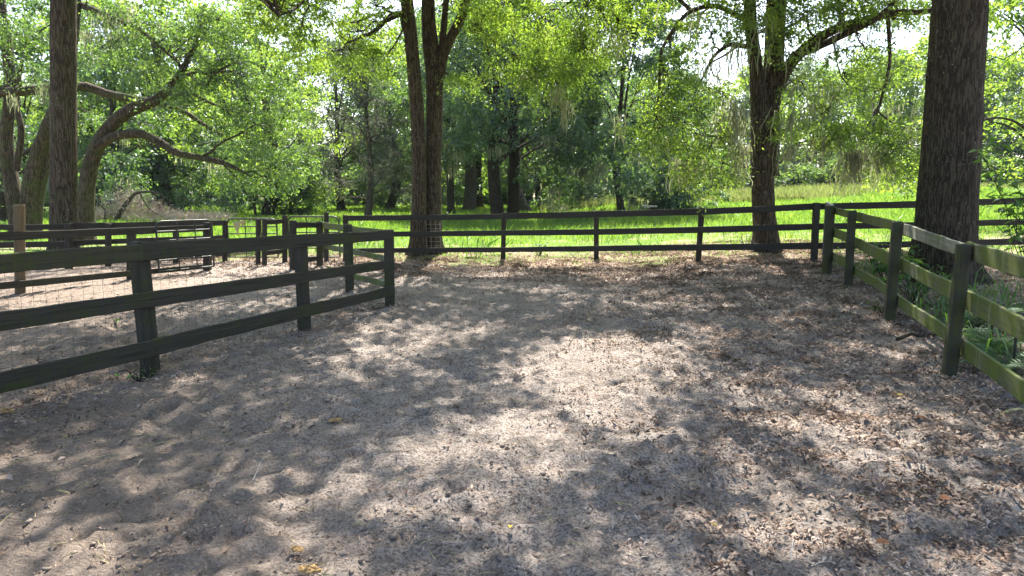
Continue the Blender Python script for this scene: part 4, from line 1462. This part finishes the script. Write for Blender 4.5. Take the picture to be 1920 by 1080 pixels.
keep = r.random(n) < dens
x, y, rightf, farf = x[keep], y[keep], rightf[keep], farf[keep]
n = len(x)
z = np.maximum(ground_z(x.copy(), y.copy()), field_z(x, y)) + r.uniform(.002, .02, n)
an = r.uniform(0, 2 * math.pi, n)
tilt = r.normal(size=n) * .30
s = r.uniform(.020, .060, n) * (1 + .03 * y) * np.where(r.random(n) < 0.55 + .4 * (1 - np.clip(rightf + farf, 0, 1)), .5, 1.0)
wd = s * r.uniform(.3, .5, n)
a = np.stack([np.cos(an) * np.cos(tilt), np.sin(an) * np.cos(tilt), np.sin(tilt)], 1)
t2 = r.normal(size=n) * .5
b = np.stack([-np.sin(an) * np.cos(t2), np.cos(an) * np.cos(t2), np.sin(t2)], 1)
up = np.array([0, 0, 1.0])
p = np.stack([x, y, z], 1)
curl = (r.random(n) * .35)[:, None]
V = np.stack([p - a * s[:, None] * .5, p + b * wd[:, None] * .5 + up * s[:, None] * curl, p + a * s[:, None] * .5, p - b * wd[:, None] * .5 + up * s[:, None] * curl], 1).reshape(-1, 3)
mb = MB()
mb.add(V, np.arange(4 * n).reshape(-1, 4))
lt = mb.build('leaf_litter', M['litter'])
tag(lt, 'brown and tan fallen oak leaves strewn over the sand', 'leaf litter', kind='stuff')

r = np.random.default_rng(19)
n = 34000
x = r.uniform(-6, 6.5, n)
y = 1.3 + 10 * r.random(n) ** 1.6
k = r.random(n) < ss(.42, .62, fbm(x * 1.7, y * 1.7, 81, 3)) * (1 - .6 * ss(1, 3, x))
x, y = x[k], y[k]
n = len(x)
sz = (r.gamma(2.0, .0030, n) * (1 + .7 * ss(1.5, -1.5, x + .5 * (y - 2)))).clip(.003, .019)
z = ground_z(x.copy(), y.copy()) + sz * .15
u = np.array([[1, 0, 0], [0, 1, 0], [-1, 0, 0], [0, -1, 0], [.3, .2, .75], [0, 0, -.6]])
V = (np.stack([x, y, z], 1)[:, None, :] + (u[None] + r.normal(size=(n, 6, 3)) * .28) * sz[:, None, None]).reshape(-1, 3)
I = np.arange(6 * n).reshape(-1, 6)
F = np.concatenate([I[:, list(t_)] for t_ in ((0, 1, 4), (1, 2, 4), (2, 3, 4), (3, 0, 4), (1, 0, 5), (2, 1, 5), (3, 2, 5), (0, 3, 5))])
mb = MB()
mb.add(V, F)
tag(mb.build('sand_clods', M['clod'], smooth=True), 'small clods of churned sand kicked up by hooves', 'clods', kind='stuff')
n = 1500
x = r.uniform(-5.5, 3.5, n)
y = 1.3 + 7 * r.random(n) ** 1.4
k = r.random(n) < np.exp(-np.clip(x + .6 * (y - 1.5), 0, 9) / 1.6) * .9 + .04
x, y = x[k], y[k]
n = len(x)
L = r.uniform(.03, .14, n)
an = r.uniform(0, 6.283, n)
dv = np.stack([np.cos(an), np.sin(an), r.normal(size=n) * .08], 1) * L[:, None]
sd = np.stack([-np.sin(an), np.cos(an), 0 * an], 1) * .0013
p = np.stack([x, y, ground_z(x.copy(), y.copy()) + .012], 1)
m_ = p + dv * .5 + np.array([0, 0, .006])
V = np.stack([p - sd, p + sd, m_ + sd, p + dv, m_ - sd], 1).reshape(-1, 3)
mb = MB()
mb.add(V, np.arange(5 * n).reshape(-1, 5))
tag(mb.build('hay_wisps', M['straw']), 'thin scattered hay wisps on the brown sand at left', 'hay', kind='stuff')

# ------------------------------------------------------------------ grass in the field
r = np.random.default_rng(13)


def blades(n, xr, yr, hfun, wfun, keepfun, mat, name, label, lean=.35):
    x = r.uniform(xr[0], xr[1], n)
    y = yr[0] + (yr[1] - yr[0]) * r.random(n) ** 1.7
    x = x * (0.35 + 0.65 * (y - yr[0]) / (yr[1] - yr[0]))
    k = keepfun(x, y)
    x, y = x[k], y[k]
    n = len(x)
    z = field_z(x, y) - .01
    h = hfun(x, y) * r.uniform(.5, 1.3, n)
    w = wfun(y)
    an = r.uniform(0, 6.283, n)
    p = np.stack([x, y, z], 1)
    sd = np.stack([np.cos(an), np.sin(an), 0 * an], 1) * w[:, None]
    ln = np.stack([r.normal(size=n), r.normal(size=n), 0 * an], 1) * (h * lean)[:, None]
    mid = p + ln * .3 + np.array([0, 0, 1]) * (h * .55)[:, None]
    tip = p + ln + np.array([0, 0, 1]) * (h * .95)[:, None]
    V = np.stack([p - sd, p + sd, mid + sd * .7, tip, mid - sd * .7], 1).reshape(-1, 3)
    I = np.arange(5 * n).reshape(-1, 5)
    mb = MB()
    mb.add(V, I)
    return tag(mb.build(name, mat), label, 'grass', kind='stuff')


def e_(x, y):
    return y - field_edge(x) + (fbm(x * .9, y * .9, 21, 4) - .5) * 2.4


blades(150000, (-48, 52), (14.5, 75), lambda x, y: .07 + .16 * ss(3, 16, e_(x, y)) + .12 * ss(.5, .7, fbm(x * .5, y * .5, 25, 3)) * ss(1, 5, e_(x, y)),
       lambda y: .004 + .00045 * y, lambda x, y: (e_(x, y) > .35) & (r.random(len(x)) < .25 + .75 * ss(1.2, 9, e_(x, y) + (fbm(x * .6, y * .6, 26, 3) - .45) * 9)), M['grass'], 'grass', 'bright green pasture grass beyond the far fence')
blades(16000, (-45, 50), (15.5, 60), lambda x, y: .20 + .25 * r.random(len(x)), lambda y: .006 + .0004 * y, lambda x, y: (e_(x, y) > 1) & (fbm(x * .45, y * .45, 27, 4) > .56), M['fern'],
       'meadow_weeds', 'darker tufts of weeds scattered through the pasture', .5)
blades(26000, (-10, 60), (48, 72), lambda x, y: .6 + 0 * x, lambda y: .004 + .0003 * y, lambda x, y: x > 2 + (y - 48) * .1, M['seed_grass'], 'seeding_grass',
       'tall pale seeding grass along the back of the field', .25)


# ------------------------------------------------------------------ plants near the fences
def leaf_mesh(L, W, fold, mat, name):
    mb = MB()
    V = [(0, 0, 0), (L * .3, W * .5, fold), (L * .65, W * .42, fold * .9), (L, 0, -L * .12), (L * .65, -W * .42, fold * .9), (L * .3, -W * .5, fold), (L * .33, 0, 0), (L * .66, 0, -.01 * L)]
    mb.add(V, [[0, 6, 1], [0, 5, 6]])
    mb.add(np.array(V), [[6, 7, 2, 1], [6, 5, 4, 7]])
    mb.add(np.array(V), [[7, 3, 2], [7, 4, 3]])
    return mb.mesh(name, mat)


def leafy(name, label, base, H, W, nleaf, L, seed, group=None, cat='plant', stems=5, part='leaf', mat='fern', bow=.3):
    r = np.random.default_rng(seed)
    root = empty(name, base, label, cat, group)
    me = leaf_mesh(L, L * .42, L * .06, M[mat], part)
    mb = MB()
    tips = []
    for k in range(stems):
        an = k * 2.4 + r.normal() * .3
        e = np.array(base) + np.array([math.cos(an) * W * r.uniform(.3, 1), math.sin(an) * W * r.uniform(.3, 1), H * r.uniform(.55, 1)])
        P = wiggle(np.array(base, float) - [0, 0, .05], e, r, .12, 9, bow)
        tube(mb, P, np.linspace(.008, .003, 9), 4)
        tips.append(P)
    mb.build('stem', M['bark_far'], root)
    for k in range(nleaf):
        P = tips[k % stems]
        q = P[r.integers(2, 9)]
        o = bpy.data.objects.new(part, me)
        col.objects.link(o)
        o.parent = root
        o.location = Vector(q + r.normal(size=3) * .04 * W) - Vector(root.location)
        o.rotation_euler = (r.normal() * .4, r.uniform(-.2, .7), r.uniform(0, 6.28))
        s_ = r.uniform(.6, 1.2)
        o.scale = (s_, s_, s_)
    return root


def frond_mesh(L, mat, seed):
    r = np.random.default_rng(seed)
    mb = MB()
    n = 24
    t = np.linspace(0, 1, n)
    P = np.stack([t * L * .8, 0 * t, L * (.75 * t - .62 * t * t)], 1)
    tube(mb, P, np.linspace(.004, .0015, n), 4)
    for i in range(2, n):
        w = L * .22 * math.sin(math.pi * (0.12 + .86 * t[i])) ** .8
        for sg in (-1, 1):
            p = P[i]
            e = p + np.array([L * .06, sg * w, -w * .25])
            mb.add([p + [-.006, 0, 0], (p + e) / 2 + [-.007, 0, .004], e, (p + e) / 2 + [.007, 0, .004], p + [.006, 0, 0]], [[0, 1, 2, 3, 4]])
    return mb.mesh('frond', mat)


r = np.random.default_rng(44)
n = 2600
x = r.uniform(4.3, 8.5, n)
y = r.uniform(5.2, 13.5, n)
# outside of the fence line only, thinner under the big trunk
fx = np.interp(y, [RB[3][1], RB[2][1], RB[1][1], RB[0][1]], [RB[3][0], RB[2][0], RB[1][0], RB[0][0]])
k = (x > fx + .35) & (r.random(n) < .15 + .85 * ss(.45, .6, fbm(x, y, 91, 3))) & (np.hypot(x - 7.35, y - 11.3) > 1.0)
x, y = x[k], y[k]
n = len(x)
an = r.uniform(0, 6.283, n)
h = r.uniform(.15, .5, n)
dirv = np.stack([np.cos(an), np.sin(an), 0 * an], 1)
sd = np.stack([-np.sin(an), np.cos(an), 0 * an], 1) * .007
p = np.stack([x, y, gz(x, y) - .03], 1)
upv = np.array([0, 0, 1.0])
q1_ = p + dirv * (h * .25)[:, None] + upv * (h * .7)[:, None]
q2_ = p + dirv * (h * .75)[:, None] + upv * (h * .85)[:, None]
q3_ = p + dirv * (h * 1.2)[:, None] + upv * (h * .55)[:, None]
V = np.stack([p - sd, p + sd, q1_ + sd, q2_ + sd * .7, q3_, q2_ - sd * .7, q1_ - sd], 1).reshape(-1, 3)
I = np.arange(7 * n).reshape(-1, 7)
mb = MB()
mb.add(V, I[:, [0, 1, 2, 6]])
mb.add(V, I[:, [6, 2, 3, 5]])
mb.l[-1] = mb.l[-1] - len(V)
mb.v.pop()
mb.n -= len(V)
mb.add(V, I[:, [5, 3, 4]])
mb.l[-1] = mb.l[-1] - len(V)
mb.v.pop()
mb.n -= len(V)
tag(mb.build('long_grass', M['fern']), 'arching long grass and weeds outside the right fence', 'grass', kind='stuff')
FM = [frond_mesh(.62, M['fern'], 1), frond_mesh(.48, M['fern'], 2)]


def fern(base, seed, label, n=11, group='ferns behind the right fence'):
    r = np.random.default_rng(seed)
    root = empty('fern', base, label, 'fern', group)
    for k in range(n):
        o = bpy.data.objects.new('frond', FM[k % 2])
        col.objects.link(o)
        o.parent = root
        o.rotation_euler = (0, r.uniform(-.35, .1), k * 6.28 / n + r.normal() * .25)
        s_ = r.uniform(.75, 1.25)
        o.scale = (s_, s_, s_)


def offg(x, y):
    return np.array([x, y, float(gz(x, y))])


fern(offg(5.05, 6.85), 1, 'lush fern arching behind the nearest bay of the right fence')
fern(offg(5.75, 8.1), 2, 'fern close to the foot of the massive trunk')
fern(offg(4.75, 6.3), 3, 'fern at the right picture edge under the upper green board')
fern(offg(6.3, 8.5), 4, 'fern farthest out beside the right edge shrub')
fern(offg(5.3, 7.2), 5, 'small fern behind the iron stakes', 8)
leafy('shrub', 'big leaved green shrub hanging in at the right edge behind the fence', offg(7.1, 9.0), 2.4, 1.0, 300, .16, 5, cat='shrub', stems=20)
leafy('weed', 'leafy weed clump behind the second bay of the right fence', offg(6.25, 11.1), .62, .7, 150, .15, 6, stems=14, group='weeds by the fences')
leafy('weed', 'low weeds behind the third post of the right fence', offg(5.85, 9.6), .5, .6, 130, .13, 7, stems=14, group='weeds by the fences')
leafy('weed', 'single broad weed under the far fence right of the double trunk', ground(1010, 482), .42, .32, 60, .14, 8, stems=8, group='weeds by the fences')
leafy('weed', 'dark little weed at the foot of the third right post', ground(1640, 588), .22, .14, 12, .07, 9, stems=3, group='weeds by the fences')
leafy('weed', 'yellow green sprig beside the third right post', ground(1652, 592), .26, .08, 10, .06, 10, stems=2, group='weeds by the fences')
leafy('weed', 'sparse green tuft at the foot of the near left post', ground(262, 712), .09, .26, 26, .05, 11, stems=7, group='weeds by the fences')
leafy('weed', 'small green sprig on the lit sand in the left pen', ground(215, 607), .10, .08, 8, .05, 12, stems=2, group='weeds by the fences')
leafy('weed', 'bushy weed at the base of the mossy right oak', foot(1400, 455, 18), .5, .4, 40, .1, 14, stems=7, group='weeds by the fences')

# ------------------------------------------------------------------ small things on the sand
def clump(px, py, w, label):
    b = ground(px, py)
    r = np.random.default_rng(int(px))
    mb = MB()
    n, k = 7, 22
    V = []
    rad0 = w * .5 * (1 + .28 * (r.random(k) - .5) + .22 * np.sin(np.arange(k) * 2 * math.pi / k * 2 + px) + .12 * np.sin(np.arange(k) * 2 * math.pi / k * 5 + px))
    for i in range(n):
        f = i / (n - 1)
        for j in range(k):
            a_ = j * 2 * math.pi / k
            q = rad0[j] * (1 - f ** 1.6) * (1 + .3 * (r.random() - .5)) + .001
            V.append((b[0] + math.cos(a_) * q, b[1] + math.sin(a_) * q * .8, b[2] - .005 + f ** .6 * w * .2 + w * .10 * r.random()))
    I = np.arange(n * k).reshape(n, k)
    mb.add(V, np.stack([I[:-1], np.roll(I[:-1], -1, 1), np.roll(I[1:], -1, 1), I[1:]], -1).reshape(-1, 4))
    o = mb.build('dry_clump', M['tan_clump'])
    tag(o, label, 'clump', 'tan clumps on the sand')


clump(629, 789, .085, 'orange tan clump on grey sand, farthest out of the four')
clump(556, 1031, .065, 'small pale yellow clump on dark sand near the bottom of the photo')
clump(580, 1073, .09, 'rough orange tan clump cut by the bottom edge of the photo')
clump(8, 772, .12, 'broken orange clump under the left fence at the picture edge')


def straw(a, b, label, mat='straw', rad=.0017, bend=.06):
    A, B = ground(*a), ground(*b)
    A[2] += .018 + relief(A[0:1], A[1:2])[0]
    B[2] += .018 + relief(B[0:1], B[1:2])[0]
    m_ = (A + B) / 2 + np.array([0, 0, np.linalg.norm(B - A) * bend])
    mb = MB()
    tube(mb, spline([A, m_, B], 9), np.linspace(rad, rad * .6, 9), 5)
    tag(mb.build('straw', M[mat]), label, 'straw', 'straws on the sand')


straw((475, 896), (507, 856), 'pale curved straw standing out of the lower left sand', 'straw_pale', .002, .12)
straw((150, 868), (258, 856), 'long yellow straw lying on the brown sand at left')
straw((160, 915), (245, 880), 'grey thin twig lying beside the long yellow straw', 'clod', .0022, .03)
straw((12, 876), (48, 862), 'short yellow straw near the left picture edge')
straw((262, 824), (305, 814), 'yellow straw below the near left post')
straw((785, 1028), (830, 1006), 'greenish straw at the bottom centre of the sand')
straw((1482, 1045), (1491, 1005), 'upright pale straw in the lit litter at lower right', 'straw_pale', .003, .2)
straw((1520, 1060), (1560, 1046), 'pale straw flat on the litter at the bottom right', 'straw_pale')
straw((0, 985), (25, 965), 'yellow straw low at the left picture edge', 'straw')


def stick(a, b, rad, label, mat):
    A, B = ground(*a), ground(*b)
    A[2] += .02
    B[2] += .02
    mb = MB()
    P = wiggle(A, B, np.random.default_rng(int(a[0])), .1, 10, .03)
    tube(mb, P, np.linspace(rad, rad * .5, 10), 6)
    tag(mb.build('stick', mat), label, 'stick', 'sticks on the litter')


stick((1868, 786), (1935, 778), .018, 'golden brown stick on the litter at the right picture edge', M['straw'])
stick((1682, 640), (1752, 630), .025, 'dark stick lying in the litter left of the nearest right post', M['bark_big'])
stick((1612, 575), (1650, 550), .01, 'thin pale stick at the foot of the right fence', M['straw_pale'])


def fallen(px, py, L, mat, label, yaw):
    b = ground(px, py)
    me = leaf_mesh(L, L * .45, L * .12, M[mat], 'fallen_leaf')
    o = bpy.data.objects.new('fallen_leaf', me)
    col.objects.link(o)
    o.location = (b[0], b[1], b[2] + .03)
    o.rotation_euler = (.15, .1, yaw)
    tag(o, label, 'leaf', 'single bright fallen leaves')


fallen(1760, 948, .10, 'leaf_rust', 'large rust brown leaf on the litter at lower right', .3)
fallen(1345, 1000, .055, 'leaf_yellow', 'small yellow leaf on the sand at the bottom of the photo', 2.2)
fallen(1680, 748, .08, 'leaf_yellow', 'yellow leaf on the litter left of the nearest right post', .1)
fallen(1640, 1032, .10, 'leaf_rust', 'flat rust leaf near the bottom edge at right', .2)
fallen(1715, 788, .09, 'leaf_rust', 'red brown leaf in the sunlit litter patch', -.4)
fallen(955, 1003, .05, 'leaf_yellow', 'curled tan leaf in the lit sand near the bottom centre', 1.4)

# ------------------------------------------------------------------ humid air
hz = MB()
V = np.array([[x_, y_, z_] for z_ in (-2.0, 34.0) for x_, y_ in ((-175, -70), (175, -70), (175, 340), (-175, 340))])
hz.add(V, [[3, 2, 1, 0], [4, 5, 6, 7], [0, 1, 5, 4], [1, 2, 6, 5], [2, 3, 7, 6], [3, 0, 4, 7]])
m, nt = newmat('haze')
pv = N(nt, 'ShaderNodeVolumePrincipled')
pv.inputs['Color'].default_value = (.86, .93, 1, 1)
pv.inputs['Density'].default_value = 0.00013
pv.inputs['Anisotropy'].default_value = 0.3
ou = N(nt, 'ShaderNodeOutputMaterial')
nt.links.new(pv.outputs[0], ou.inputs['Volume'])
ho = hz.build('haze', m)
tag(ho, 'thin humid air over the paddock and field', 'haze', kind='stuff')
